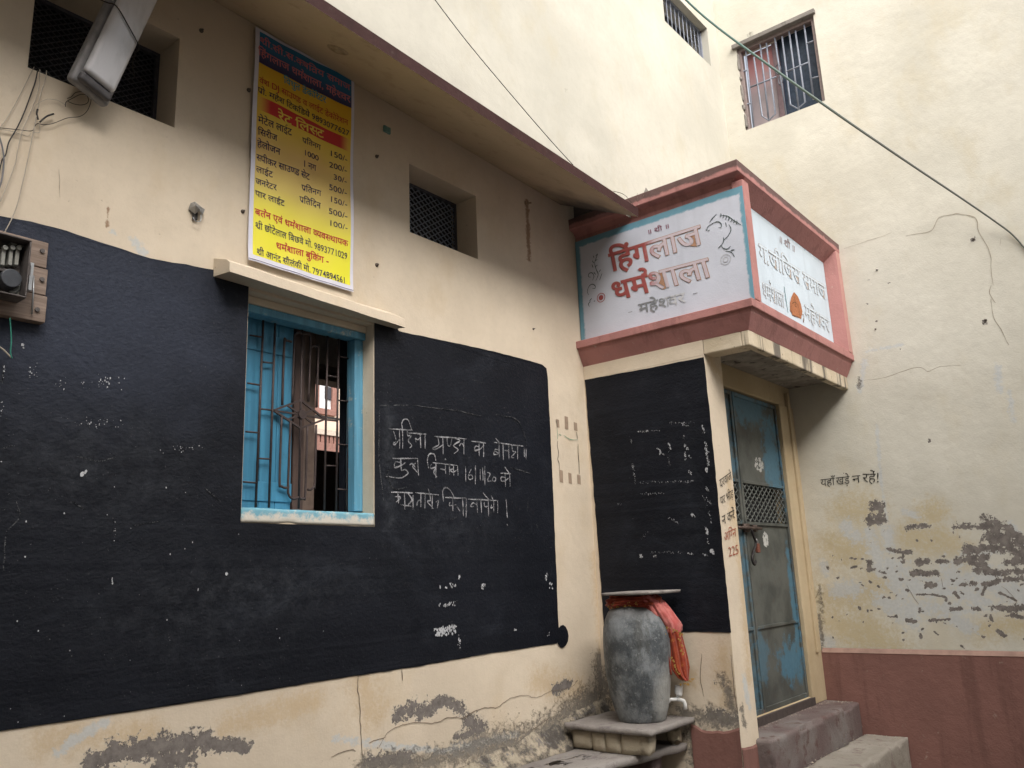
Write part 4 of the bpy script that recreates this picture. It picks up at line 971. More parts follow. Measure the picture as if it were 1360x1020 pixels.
SW = signwhite('sign white lilac', (.52, .545, .62), True, 1, PL)
lp = MB().box((xp-.004, PL[0], PL[2]), (xp-.0005, PL[1]+.01, PL[3]+.02)).build('sign_panel', SW, SG)
rpn = MB().box((XB+.06, PR_y, zb1), (6.145, PR_y+.05, 2.25)).build('sign_panel', signwhite('sign white blue', (.52, .60, .67), False, 0, None), SG)
# left sign writing
cs = lambda x, y: onX(x/5.913+770, y/5.913+270, xp-.006)
def fademat(name, c_on, c_off, a, b_, axis=1, amp=.5):
    t = NT(name, .75, .25); u = t.sep()[axis]
    x = t.n('ShaderNodeMapRange'); t.put(x.inputs[0], u); x.inputs[1].default_value = a; x.inputs[2].default_value = b_
    f = t.math('ADD', x.outputs[0], t.math('MULTIPLY', t.math('SUBTRACT', t.noise(34, 6, .7), .5), amp))
    return t.color(t.mix(t.ramp(f, .3, .7), c_on, c_off))
y1_, y2_ = onX(820, 350, xp).y, onX(905, 330, xp).y
REDL = fademat('faded red letters', (.29, .07, .065), (.47, .40, .43), onX(842, 350, xp).y, onX(890, 330, xp).y)
OCH = fademat('ochre letter shadow', (.34, .13, .10), (.33, .19, .12), onX(830, 350, xp).y, onX(900, 330, xp).y)  # paint of the letter outlines
GRYL = fademat('faded grey letters', (.19, .20, .21), (.47, .48, .50), onX(850, 400, xp).y, onX(930, 400, xp).y, 1, 1.2)
LFT = Vector((-.0006, 0, 0)); SH = Vector((0, -.010, -.009))
for s, a, b_, h in (('हिंगलाज', (250, 536), (968, 318), (226, 402)), ('धर्मशाला', (270, 764), (1040, 572), (238, 634))):
    lay('letter_shadow', s, cs(*a), cs(*b_), cs(*h), OCH, SG, off=.026)  # painted outline, a fatter copy under the letter fill
    lay('sign_lettering', s, cs(*a), cs(*b_), cs(*h), REDL, SG, off=.008, lift=LFT*2.2)
lay('sign_lettering', 'महेश्वर', cs(468, 866), cs(835, 775), cs(458, 795), GRYL, SG, off=.014, lift=LFT)
lay('sign_lettering', '॥ श्री ॥', cs(530, 246), cs(708, 192), cs(525, 215), simple('dull purple letters', (.24, .10, .14), .8), SG, off=.01, lift=LFT)
strokes('sign_lettering', [[(380, 858), (412, 850)], [(890, 712), (925, 703)]], .005, cs, NX, INK, SG, 1)
GRN = simple('dark green flourish', (.05, .075, .07), .8)
sprig = [[(75,812),(68,790),(85,770)],[(75,770),(95,745)],[(110,770),(120,765)],[(70,720),(60,690),(75,650),(100,635),(122,650),(118,670),(100,668)],[(85,580),(68,575),(75,550),(100,548),(112,575),(100,605)],[(125,610),(145,560),(130,520),(115,470)],[(155,605),(175,550)],[(115,470),(140,400)],
         [(105,505),(95,480)],[(120,500),(140,485)],[(108,470),(100,450)],[(118,455),(138,440)],[(112,430),(108,412)],[(125,415),(140,395)],[(125,560),(110,540)],[(150,540),(165,520)],
         [(1000,215),(1005,185),(1040,160),(1080,145),(1110,160),(1108,190),(1090,190)],[(1020,150),(1040,120),(1075,85)],[(1000,215),(990,205)],[(1005,220),(1022,208)],[(1145,150),(1152,185)],[(1170,165),(1188,205),(1165,255),(1130,290)],[(1130,265),(1125,310),(1085,355)],
         [(1110,330),(1130,355),(1160,358),(1185,335)],[(1185,370),(1215,365)],[(1145,375),(1190,385),(1215,420)],[(1100,95),(1160,100),(1210,135),(1265,168)]]
for k in range(7):
    x = 1105+k*21; y = 92+k*9.5
    sprig += [[(x+6, y+2), (x-4, y+16)], [(x+6, y+2), (x+2, y-12)]]
strokes('sign_flourish', sprig, .0055, cs, NX, GRN, SG, 4, kind='stuff')
def disc(mb, c, r, u, nrm, n=20, r2=None):
    if r2 is None: mb.poly([c+u*math.cos(6.283*k/n)*r+Vector((0, 0, 1))*math.sin(6.283*k/n)*r for k in range(n)])
    else:
        base = len(mb.v)
        for k in range(n):
            for q in (r, r2): mb.v.append(c+u*math.cos(6.283*k/n)*q+Vector((0, 0, 1))*math.sin(6.283*k/n)*q)
        for k in range(n): mb.f.append((base+2*k, base+2*k+1, base+2*((k+1) % n)+1, base+2*((k+1) % n)))
mb = MB(); disc(mb, cs(167, 741), .018, Vector((0, 1, 0)), NX); disc(mb, cs(167, 741), .033, Vector((0, 1, 0)), NX, r2=.028); mb.build('sign_dot', simple('rose dot', (.36, .08, .08), .8), SG)
mb = MB(); disc(mb, cs(1145, 442), .034, Vector((0, 1, 0)), NX, r2=.030); disc(mb, cs(1145, 442), .018, Vector((0, 1, 0)), NX, r2=.013); mb.build('sign_dot', simple('grey ghost dot', (.44, .45, .48), .8), SG)
# right sign writing, almost faded away
cr = lambda x, y: onY(x/4.86+990, y/4.86+270, PR_y-.002)
GH = simple('ghost outline', (.44, .37, .33), .85, 0, .2); GHW = simple('ghost fill', (.52, .59, .65), .85, 0, .05)
for s, a, b_, h in (('ग.जीजिस समाज', (92, 362), (522, 622), (86, 262)), ('धर्मशाला', (112, 600), (252, 672), (108, 510)), ('महेश्वर', (385, 738), (542, 832), (382, 655))):
    lay('letter_shadow', s, cr(*a), cr(*b_), cr(*h), GH, SG, off=.026)  # painted outline, a fatter copy under the ghost fill
    lay('sign_lettering', s, cr(*a), cr(*b_), cr(*h), GHW, SG, off=.008, lift=Vector((0, -.0013, 0)))
lay('sign_lettering', '॥ श्री ॥', cr(215, 248), cr(322, 318), cr(215, 208), simple('brown ghost letters', (.30, .24, .24), .85), SG, off=.004)
mb = MB(); P_ = [cr(*p) for p in ((288, 690), (287, 640), (296, 605), (313, 572), (338, 600), (358, 650), (368, 700), (360, 745), (330, 735), (305, 725))]; mb.poly(P_)
mb.v = [v+Vector((0, -.0005, 0)) for v in mb.v]
mb.build('painted_figure', simple('orange seated figure', (.42, .16, .07), .8, 0, .4, .3, 90), SG)
strokes('painted_figure', [[(290, 700), (300, 650), (325, 640), (345, 680), (350, 745)], [(313, 600), (322, 640)], [(300, 720), (345, 735)], [(362, 715), (378, 725), (372, 770), (380, 750)], [(295, 690), (300, 715)], [(325, 640), (318, 665), (332, 668)]], .006, lambda x, y: cr(x, y)+Vector((0, -.001, 0)), NY, simple('dark figure lines', (.16, .07, .03), .8), SG, 3)
strokes('painted_pole', [[(250, 537), (262, 620), (275, 706)]], .016, cr, NY, simple('teal pole', (.13, .24, .26), .8), SG, 2)
# loose shard and twigs on top of the cornice
MB().poly([(4.47, 2.43, 2.40), (4.47, 2.37, 2.40), (4.50, 2.415, 2.47)]).poly([(4.47, 2.43, 2.40), (4.50, 2.415, 2.47), (4.55, 2.42, 2.40)]).poly([(4.47, 2.37, 2.40), (4.55, 2.42, 2.40), (4.50, 2.415, 2.47)]).build('tile_shard', GREY, None, label='small broken shard standing on the sign box cornice by the ledge', category='shard')
mb = MB()
for k in range(16):
    a = Vector((4.45, 2.47, 2.335))+Vector((0, random.uniform(-.05, .02), 0)); b_ = a+Vector((random.uniform(-.03, .04), random.uniform(-.06, .04), random.uniform(.02, .09)))
    mb.tube([a, (a+b_)/2+Vector((0, random.uniform(-.01, .01), .005)), b_], .0012, 4)
mb.build('dry_twigs', simple('dry twig', (.22, .18, .15), .9), None, kind='stuff', label='tuft of dry twigs caught where the ledge meets the sign box', category='twigs')

# ------------------------------------------------------------------ entrance steps
ST = thing('entrance_steps', 'worn red and grey cement steps leading up to the metal door', 'steps', (5.4, 1.9, GZ))
rough_box('step', (4.70, 2.035, GZ), (XD-.015, YDR+.05, -.93), REDSTEP, ST, .02, .003, .012, 1)
rough_box('step', (4.72, 1.745, GZ), (XD-.017, 2.03, -1.137), CLAY, ST, .02, .003, .010, 2)
rough_box('step', (4.72, 1.45, GZ), (XD-.017, 1.74, -1.33), CLAY, ST, .05, .006, .012, 3)

mb = MB(); _r = random.Random(9)
for k in range(230):
    q = _r.random()
    if q < .45: c = Vector((_r.uniform(4.85, 6.22), 2.035-abs(_r.gauss(0, .025)), -1.137)) if _r.random() < .6 else Vector((6.24-abs(_r.gauss(0, .06)), _r.uniform(1.78, 2.0), -1.137))
    elif q < .7: c = Vector((_r.uniform(5.0, 6.2), 2.25-abs(_r.gauss(0, .03)), -.930))
    elif q < .85: c = Vector((6.24-abs(_r.gauss(0, .05)), _r.uniform(2.07, 2.23), -.930))
    else: c = Vector((_r.uniform(3.5, 4.4), 2.86-abs(_r.gauss(0, .06)), -.940))
    rr = _r.uniform(.002, .007); n0 = len(mb.v)
    for d in ((1, 0, 0), (0, 1, 0), (-1, 0, 0), (0, -1, 0), (0, 0, 1)): mb.v.append(c+Vector(d)*rr*_r.uniform(.5, 1.2))
    mb.f += [(n0, n0+1, n0+4), (n0+1, n0+2, n0+4), (n0+2, n0+3, n0+4), (n0+3, n0, n0+4)]
mb.build('plaster_crumbs', simple('plaster crumbs', (.40, .34, .27), .95), None, kind='stuff', label='fallen plaster crumbs and grit lying on the steps and bench', category='crumbs')

# ------------------------------------------------------------------ stone bench and stand
BN = thing('stone_bench', 'grey flagstone bench along the foot of the long wall', 'bench', (3.9, 2.75, GZ))
def bx(p):      # front edge runs slightly askew
    return Vector((p.x, p.y + (.10*(4.5-p.x)/.6 if p.y < 2.7 else 0), p.z))
rough_box('bench_slab', (3.25, 2.44, -.985), (4.495, 2.92, -.94), SLAB, BN, .025, .004, .006, 5, xform=bx)
rough_box('bench_support', (4.22, 2.52, GZ), (4.34, 2.86, -.985), REDSTEP, BN, .05, .005, .01, 6)
rough_box('bench_support', (3.4, 2.62, GZ), (3.52, 2.86, -.985), GREY, BN, .05, .005, .01, 7)
US = thing('stone_stand', 'raised flagstone on hewn blocks that carries the water jar', 'stand', (4.26, 2.68, -.94))
rough_box('stand_slab', (4.016, 2.387, -.832), (4.50, 2.95, -.800), SLAB, US, .018, .003, .003, 8)
for k, (y0_, y1__) in enumerate(((2.425, 2.60), (2.603, 2.70), (2.703, 2.785), (2.788, 2.93))):
    rough_box('stand_block', (4.045, y0_, -.938), (4.13, y1__, -.834), BLOCK, US, .03, .003, .005, 9+k)
rough_box('stand_block', (4.38, 2.44, -.938), (4.45, 2.52, -.834), BLOCK, US, .02, .004, .02, 15)

# ------------------------------------------------------------------ water jar, cloth and lid
JC = Vector((4.285, 2.60, -.798))
RT = Vector((.633, -.774, 0)).normalized(); FW = Vector((-.774, -.633, 0)).normalized()
def lathe(prof_, n=48, c=JC, wob=.002):
    V = []; F = []
    for i, (r, z) in enumerate(prof_):
        for k in range(n):
            a = 6.2832*k/n; rr = r*(1+.012*math.sin(3*a+z*9))+wob*noise.noise(Vector((math.cos(a)*2, math.sin(a)*2, z*7)))
            V.append(c+Vector((math.cos(a)*rr, math.sin(a)*rr, z)))
        if i:
            for k in range(n): F.append(((i-1)*n+k, (i-1)*n+(k+1) % n, i*n+(k+1) % n, i*n+k))
    F.append(tuple(range(n))[::-1]); F.append(tuple((len(prof_)-1)*n+k for k in range(n)))
    return mesh_of(V, F)
JR = thing('water_jar', 'tall dark grey clay water jar with a white plastic tap on the stone stand', 'jar', JC)
t = NT('dark fired clay', .6, .35)
c = t.mix(t.ramp(t.noise(7, 7, .7), .38, .64), (.062, .070, .076), (.20, .215, .225))
c = t.mix(t.math('MULTIPLY', t.ramp(t.noise(11, 6, .65, stretch=(1, 1, .22)), .5, .66), .6), c, (.05, .05, .043))
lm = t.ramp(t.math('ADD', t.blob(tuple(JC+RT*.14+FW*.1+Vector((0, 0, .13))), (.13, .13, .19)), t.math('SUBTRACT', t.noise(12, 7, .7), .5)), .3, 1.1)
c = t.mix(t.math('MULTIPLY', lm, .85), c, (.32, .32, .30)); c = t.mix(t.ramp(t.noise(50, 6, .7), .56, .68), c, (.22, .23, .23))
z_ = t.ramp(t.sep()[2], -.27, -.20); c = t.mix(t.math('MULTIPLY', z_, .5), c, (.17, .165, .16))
t.bump((t.noise(9, 5), .5, .015), (t.noise(60, 5, .6, stretch=(1, 1, .4)), .8, .007)); JM = t.color(c)
prof_ = [(.128, 0), (.134, .012), (.150, .06), (.168, .14), (.184, .24), (.193, .35), (.195, .43), (.190, .50), (.178, .545), (.158, .585), (.130, .615), (.108, .635), (.104, .65), (.112, .672), (.114, .684), (.104, .686)]
prof_s = []
for (a, b_) in zip(prof_[:-1], prof_[1:]):
    for k in range(3): prof_s.append((a[0]+(b_[0]-a[0])*k/3, a[1]+(b_[1]-a[1])*k/3))
prof_s.append(prof_[-1])
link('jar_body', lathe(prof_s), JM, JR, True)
mb = MB(); T0 = JC+RT*.150+Vector((0, 0, .10)) ; 
mb.tube([T0, T0+RT*.055], .010, 12); mb.tube([T0+RT*.05, T0+RT*.075+Vector((0, 0, -.004)), T0+RT*.092+Vector((0, 0, -.012)), T0+RT*.097+Vector((0, 0, -.03)), T0+RT*.097+Vector((0, 0, -.055))], .0105, 12)
mb.tube([T0+RT*.0, T0+RT*.012], .019, 14)
mb.tube([T0+RT*.06, T0+RT*.06+Vector((0, 0, .03))], .009, 12)
TP = mb.build('tap', WHITE, JR, 0, True)
mb = MB(); mb.tube([T0+RT*.062+Vector((0, 0, .022)), T0+RT*.065+Vector((0, 0, .026)), T0+RT*.07+Vector((0, 0, .072)), T0+RT*.07+Vector((0, 0, .075))], .021, 14, [.85, 1, 1.1, .9])
mb.build('tap_handle', WHITE, TP, .002)
rg = MB(); q = JC+RT*.165+FW*.088+Vector((0, 0, .44))
rg.tube([q+(RT*.5-FW*-.0)*.016*math.cos(a)+Vector((0, 0, .019*math.sin(a)))+FW*.004 for a in np.linspace(0, 6.283, 17)], .0016, 5); rg.build('chalk_ring', simple('chalk ring', (.4, .42, .44), .9), JR)
# cloth round the neck and falling over one shoulder
CT = thing('red_cloth', 'red and pink gauze scarf with gold tassels wrapped round the water jar neck', 'scarf', JC+Vector((0, 0, .64)))
def clothmat(name, c1, c2, c3):
    t = NT(name, .7, .2); c = t.mix(t.ramp(t.noise(14, 5), .35, .65), c1, c2); c = t.mix(t.ramp(t.noise(50, 6, .7), .58, .68), c, c3)
    t.b.inputs['Sheen Weight'].default_value = .1; t.bump((t.noise(60, 4, .6, stretch=(1, 1, .3)), .6, .004)); return t.color(c)
CLR = clothmat('red gauze', (.20, .025, .014), (.30, .055, .022), (.45, .18, .05)); CLP = clothmat('pink gauze', (.42, .095, .085), (.50, .17, .15), (.34, .06, .05))
V = []; F = []; n = 72; rows = 14
for j in range(rows+1):
    v = j/rows
    for k in range(n):
        a = 6.2832*k/n; bulge = .132+.022*math.sin(v*3.14)+.010*math.sin(a*5+v*7)+.006*math.sin(a*13+v*3)+.007*math.sin(v*22+a*3)
        z = .608+.072*(1-v)+.012*math.sin(a*2+1)*v
        V.append(JC+Vector((math.cos(a)*bulge, math.sin(a)*bulge, z)))
    if j:
        for k in range(n): F.append(((j-1)*n+k, (j-1)*n+(k+1) % n, j*n+(k+1) % n, j*n+k))
link('neck_wrap', mesh_of(V, F), CLR, CT, True)
def drape(name, rows_, mat, folds, depth, ph=0):
    """rows_: (z, left a, right a, outward b) relative to the jar axis, in metres"""
    V = []; F = []; n = 40; R_ = []
    for i in range(len(rows_)-1):
        for k in range(7):
            t_ = k/7; R_.append(tuple(rows_[i][q]+(rows_[i+1][q]-rows_[i][q])*t_ for q in range(4)))
    R_.append(rows_[-1])
    for i, (z, a0, a1, bb) in enumerate(R_):
        for k in range(n+1):
            u = k/n; a = a0+(a1-a0)*u; fold = depth*math.sin(u*folds*6.283+ph+i*.05)+depth*.4*math.sin(u*folds*14+i*.13+1)
            V.append(JC+RT*a+FW*(bb*math.cos((u-.3)*1.9)+fold)+Vector((0, 0, z+.004*math.sin(u*17+i*.3))))
        if i:
            for k in range(n): F.append(((i-1)*(n+1)+k, (i-1)*(n+1)+k+1, i*(n+1)+k+1, i*(n+1)+k))
    o = link(name, mesh_of(V, F), mat, CT, True)
    s_ = o.modifiers.new('thick', 'SOLIDIFY'); s_.thickness = .0025; return V, n+1
px_ = .00420
A = lambda x: (x-848)*px_
Z = lambda y: (957-y)*px_
drape('pink_fall', [(Z(797), A(848), A(880), .13), (Z(806), A(856), A(889), .14), (Z(820), A(865), A(899), .135), (Z(833), A(873), A(909), .12), (Z(838), A(876), A(911), .11), (Z(846), A(879), A(910), .10)], CLP, 2.3, .007)
V1, _ = drape('red_fall', [(Z(832), A(876), A(903), .10), (Z(848), A(881), A(909), .10), (Z(865), A(884), A(912), .09), (Z(880), A(886), A(915), .085), (Z(893), A(889), A(916), .08), (Z(903), A(897), A(914), .08), (Z(908), A(904), A(913), .08)], CLR, 2.6, .008, 1)
drape('red_fall', [(Z(838), A(880), A(887), .112), (Z(870), A(882), A(889), .11), (Z(899), A(886), A(890), .10)], CLR, 1, .003, 2)
mb = MB()
def tassel(p, r=.0028):
    for k in range(3):
        q = p+Vector((random.uniform(-.006, .006), random.uniform(-.006, .006), random.uniform(-.006, .006))); mb.box(q-Vector((r, r, r)), q+Vector((r, r, r*1.4)))
for x, y in ((877,836),(880,838),(884,840),(887,839),(891,841),(895,843),(899,844),(903,846),(906,848),(902,850),(904,862),(902,868),(905,873),(901,855),(893,840),(898,912),(904,910),(907,913),(911,908),(914,906),(909,911),(894,893),(892,888),(896,897),(890,882),(889,877),(882,848),(883,870),(882,862)):
    tassel(JC+RT*A(x)+FW*random.uniform(.105, .125)+Vector((0, 0, Z(y))))
for k in range(60):
    a = random.random()*6.283; tassel(JC+Vector((math.cos(a)*.146, math.sin(a)*.146, random.choice((.615, .628))+.01*math.sin(a*2+1))), .002)
mb.build('gold_tassel', GOLD, CT, kind='stuff')
rough_box('jar_lid', (4.10, 2.39, -.116), (4.47, 2.70, -.098), SLAB, None, .03, .0012, .002, 21, label='thin square grey stone slab lying as a lid on the water jar', category='lid')

# ------------------------------------------------------------------ printed banner
PO = thing('rate_list_banner', 'yellow and blue printed Hindi rate list banner on the wall above the barred window', 'banner', (2.22, 2.99, 1.40))
py_ = WA-.010
def pq(x, y, sec=1, d=0): return onY(x/5.1+300, y/5.1+(20 if sec == 1 else 200), py_-d)
pc = {'tl': onY(337, 38, py_), 'tr': onY(468, 105, py_), 'br': onY(468.5, 388.5, 2.90), 'bl': onY(327.5, 345.5, 2.93)}
X0, X1 = 1.922, 2.512; ZT = lambda x: 2.548+.015*(x-X0)/(X1-X0); ZB = 1.392
def bend(x, z):      # foot of the banner leans out over the lintel; slight buckle
    k = max(0, (1.50-z)/.1); return py_-.004-.0045*math.sin(x*9+z*4)*math.sin(z*3+.7)-.002*math.sin(x*31-z*11)-.012*max(0, (1.47-z)/.08)**1.5*.5
def psheet(name, x0, x1, z0f, z1f, mat, d, nx=20, nz=36):
    V = []; F = []
    for j in range(nz+1):
        for i in range(nx+1):
            x = x0+(x1-x0)*i/nx; za, zb_ = z0f(x), z1f(x); z = za+(zb_-za)*j/nz
            V.append((x, bend(x, z)-d, z))
            if i and j: a = j*(nx+1)+i; F.append((a-nx-2, a-nx-1, a, a-1))
    return link(name, mesh_of(V, F), mat, PO, True)
PM = simple('banner white', (.66, .65, .74), .45, 0, .05, 0)
psheet('banner_sheet', X0, X1, lambda x: ZB, ZT, PM, 0)
t = NT('printed yellow', .42, .4); z = t.sep()[2]
rmp = t.n('ShaderNodeValToRGB'); x = t.n('ShaderNodeMapRange'); t.put(x.inputs[0], z); x.inputs[1].default_value = 1.43; x.inputs[2].default_value = 2.42; t.t.links.new(x.outputs[0], rmp.inputs[0])
el = rmp.color_ramp.elements; el[0].position = 0; el[0].color = (.78, .74, .03, 1); el[1].position = 1; el[1].color = (.66, .36, .02, 1)
for p_, c_ in ((.2, (.80, .74, .04, 1)), (.36, (.72, .55, .14, 1)), (.55, (.72, .46, .14, 1)), (.75, (.74, .50, .03, 1))): e = el.new(p_); e.color = c_
cy = t.mix(t.math('MULTIPLY', t.ramp(t.noise(3, 2), .4, .7), .35), rmp.outputs[0], (.78, .62, .10)); YP_ = t.color(cy)
bx0, bx1 = X0+.022, X1-.018
hz = lambda x: 2.372+.012*(x-X0)/.6
psheet('print_ground', bx0, bx1, lambda x: ZB+.03, hz, YP_, .0006)
t = NT('printed blue header', .42, .4); c = t.mix(t.ramp(t.sep()[2], 2.37, 2.5), (.035, .028, .10), (.02, .17, .33)); HB = t.color(c)
psheet('print_header', bx0, bx1, hz, lambda x: ZT(x)-.014, HB, .0006, 20, 8)
t = NT('printed red band', .42, .4); u = t.sep()[0]; e = t.math('MULTIPLY', t.ramp(u, 1.945, 2.02), t.ramp(u, 2.49, 2.42)); RB = t.color(t.mix(e, (.74, .48, .08), (.52, .035, .035)))
rb0 = lambda x: onY(300+ (400)/5.1, 20+716/5.1, py_).z
zc = pq(520, 738).z
psheet('print_band', bx0+.004, bx1-.004, lambda x: zc-.036, lambda x: zc+.034, RB, .0012, 20, 3)
rl = psheet('print_rule', X0+.001, X1-.001, lambda x: ZB+.006, lambda x: ZB+.0085, simple('black rule', (.03, .02, .08), .5), .0014, 20, 1)
if 0: MB().box((X0+.001, py_-.0052, ZB+.006), (X1-.001, py_-.0042, ZB+.009)).build('print_rule', simple('black rule', (.03, .02, .08), .5), PO)
BLK = simple('print indigo', (.02, .015, .07), .45, 0, .1, 0); PRED = simple('print red', (.50, .035, .04), .45, 0, .1, 0); PCY = simple('print cyan', (.03, .30, .38), .45, 0, .1, 0); PPK = simple('print pink', (.62, .20, .22), .45, 0, .1, 0); PYL = simple('print yellow letters', (.80, .62, .10), .45, 0, .1, 0)
LN = [(1,'श्री.सी.स.क्षत्रिय समाज',(226,186),(842,512),(226,146),PPK,.014),(1,'हिंगलाज धर्मशाला, महेश्वर',(216,268),(842,594),(216,222),PPK,.014),(1,'विधुत डेकोरेटर',(392,458),(682,594),(392,418),PCY,.014),(1,'वंश DJ साउण्ड व लाईट डेकोरेशन',(225,458),(828,748),(225,420),PRED,.004),
 (1,'प्रो. महेश टिकडिये 9893077627',(214,522),(836,822),(216,485),BLK,.004),(1,'रेट लिस्ट',(352,708),(668,832),(352,655),PYL,.016),
 (1,'मेटेल लाईट',(218,728),(448,816),(218,684),BLK,.006),(1,'प्रतिनग',(517,862),(647,912),(517,828),BLK,.004),(1,'150/-',(703,948),(828,995),(703,910),BLK,.004),
 (1,'सिरीज',(216,808),(348,855),(216,768),BLK,.006),(1,'1000',(525,945),(634,987),(525,908),BLK,.004),(2,'200/-',(700,110),(825,150),(700,72),BLK,.004),
 (1,'हेलोजन',(212,888),(370,948),(212,846),BLK,.006),(2,'1 नग',(522,105),(614,138),(522,66),BLK,.004),(2,'30/-',(728,193),(825,224),(728,156),BLK,.004),
 (2,'स्पीकर साउण्ड सेट',(207,64),(570,198),(207,22),BLK,.006),(2,'500/-',(697,264),(825,303),(697,224),BLK,.004),
 (2,'लाईट',(205,142),(322,182),(205,102),BLK,.006),(2,'प्रतिनग',(515,265),(645,310),(515,228),BLK,.004),(2,'150/-',(703,342),(825,382),(703,304),BLK,.004),
 (2,'जनरेटर',(202,222),(345,270),(202,184),BLK,.006),(2,'प्रतिदिन',(502,345),(642,394),(502,306),BLK,.004),(2,'500/-',(697,424),(825,463),(697,385),BLK,.004),
 (2,'पार लाईट',(200,304),(398,377),(200,266),BLK,.006),(2,'100/-',(700,502),(825,542),(700,465),BLK,.004),
 (2,'बर्तन एवं धर्मशाला व्यवस्थापक',(198,432),(826,652),(198,390),PRED,.014),(2,'श्री छोटेलाल बिछवे मो. 9893771029',(198,524),(824,738),(198,482),BLK,.004),
 (2,'धर्मशाला बुकिंग -',(340,662),(702,768),(340,620),PRED,.014),(2,'श्री आनंद सौलंकी मो. 7974894561',(203,704),(816,902),(203,662),BLK,.006)]
for sec, s, a, b_, h, mt, off in LN:
    hd = .622 if any(ord(c) > 0x900 for c in s) else .70
    lay('print_text', s, pq(*a, sec, .0075), pq(*b_, sec, .0075), pq(*h, sec, .0075), mt, PO, head=hd, off=off, warp=bend)

# ------------------------------------------------------------------ electrical bits on the left
MX = thing('meter_box', 'open rusty iron switch box on a worn wooden board at the left edge', 'switch box', (.98, 2.96, .90))
t = NT('weathered board', .85, .2); g = t.noise(8, 6, .6, stretch=(.5, 4, 7)); c = t.mix(t.ramp(g, .35, .65), (.20, .15, .12), (.30, .235, .195)); t.bump((g, .5, .006)); WB = t.color(c)
for k in range(3):
    z_0 = .925+k*.098
    MB().box((.62, 2.955, z_0), (1.122-.006*k, WA-.005, z_0+.0955)).build('board_plank', WB, MX, .003)
IR = simple('rusty grey iron', (.13, .115, .11), .6, .3, .4, .5, 25)
b = MB(); X_0, X_1, Z_0, Z_1, Y_0 = .70, 1.028, .972, 1.178, 2.875
b.box((X_0, 2.948, Z_0), (X_1, 2.954, Z_1))
b.box((X_0, Y_0, Z_0), (X_1, 2.948, Z_0+.006)); b.box((X_0, Y_0, Z_1-.006), (X_1, 2.948, Z_1)); b.box((X_1-.006, Y_0, Z_0+.006), (X_1, 2.948, Z_1-.006)); b.box((X_0, Y_0, Z_0+.006), (X_0+.006, 2.948, Z_1-.006))
b.build('box_body', IR, MX, .004)
MB().box((X_1+.001, 2.90, 1.06), (X_1+.016, 2.945, 1.10)).build('hinge', IR, MX, .003)
cm = lambda x, y, yy=2.93: onY(x/5.1, y/5.1+280, yy)
CER = simple('porcelain', (.33, .33, .30), .3)
for (x, y) in ((150, 222), (127, 550), (95, 210)):
    q = cm(x, y); MB().tube([(q.x, 2.948, q.z), (q.x, 2.928, q.z)], .012, 10).build('knockout', CER, MX)
for x in (12, 62, 105):
    q = cm(x, 318); mb = MB(); mb.box((q.x-.006, 2.915, q.z-.03), (q.x+.006, 2.945, q.z+.03)); mb.tube([(q.x, 2.92, q.z+.03), (q.x, 2.905, q.z+.03)], .009, 8); mb.build('fuse_carrier', CER, MX, .002)
q = cm(55, 470); mb = MB(); mb.tube([(q.x, 2.945, q.z), (q.x, 2.90, q.z)], .032, 16); mb.build('fuse_knob', simple('bakelite', (.06, .065, .075), .4), MX, .003)
mb = MB(); mb.box((.75, 2.925, 1.065), (1.01, 2.94, 1.075)); mb.build('cross_bar', IR, MX)
q = cm(187, 460); mb = MB(); mb.box((q.x-.006, 2.90, q.z-.05), (q.x+.006, 2.93, q.z+.05)); mb.build('terminal_strip', GALV, MX, .002)
q = cm(100, 500); MB().tube(smooth_path([cm(70, 560), cm(110, 540), cm(130, 470), cm(90, 430), cm(60, 410)], 5), .009, 8).build('cable_loop', simple('grey sleeve', (.30, .32, .31), .6), MX, 0, True)
for x, y in ((285, 272), (283, 466), (250, 670)): q = cm(x, y, 2.954); MB().tube([(q.x, 2.956, q.z), (q.x, 2.948, q.z)], .008, 8).build('screw', IR, MX)
mb = MB(); mb.tube([cm(228, 440, 2.94), cm(225, 560, 2.94), cm(215, 700, 2.945)], .003, 6); mb.build('rod', GALV, MX, 0, True)
def wire(name, pxs, yy, rad, mat, label, group=None, sm=6, n=6):
    P_ = [onY(x, y, yy if not callable(yy) else yy(i)) for i, (x, y) in enumerate(pxs)]
    pr = dict(label=label, category='wire')
    if group: pr['group'] = group
    return MB().tube(smooth_path(P_, sm), rad, n).build(name, mat, None, 0, True, **pr)
wire('green_wire', [(13, 422), (14.5, 440), (15, 455), (14, 468), (16, 476)], 2.93, .0022, GREENW, 'short green wire hanging below the open switch box')
wire('grey_wire', [(-8, 456), (4, 464), (15, 475)], 2.96, .0025, WIREW, 'grey wire end crossing the tip of the green wire')
ct = lambda x, y: (x/7.286, y/7.286+60)
wire('black_wire', [ct(*p) for p in ((365,240),(340,360),(290,500),(235,650),(160,810),(85,940),(55,1060))]+[(2, 215), (-6, 250)], 2.985, .0022, COPPER, 'thick black wire dropping from the corner of the left ventilator')
wire('pale_wire', [ct(*p) for p in ((330,210),(300,270),(220,430),(120,620),(20,770),(-20,830))], 2.99, .0013, WIREW, 'pale wire slanting away to the left edge below the ventilator')
wire('pale_wire', [ct(*p) for p in ((385,235),(375,420),(300,640),(220,820),(170,1020))]+[(21, 215), (10, 245), (0, 268)], 2.985, .0016, WIREW, 'pale wire hanging left of the longest pale wire and curving off at the edge')
wire('pale_wire', [ct(*p) for p in ((450,245),(440,330),(385,500),(370,600),(330,800),(290,1000))]+[(34, 225), (22, 275), (8, 305), (3, 312)], 2.98, .0018, WIREW, 'longest pale wire reaching from the ventilator down to the switch box')
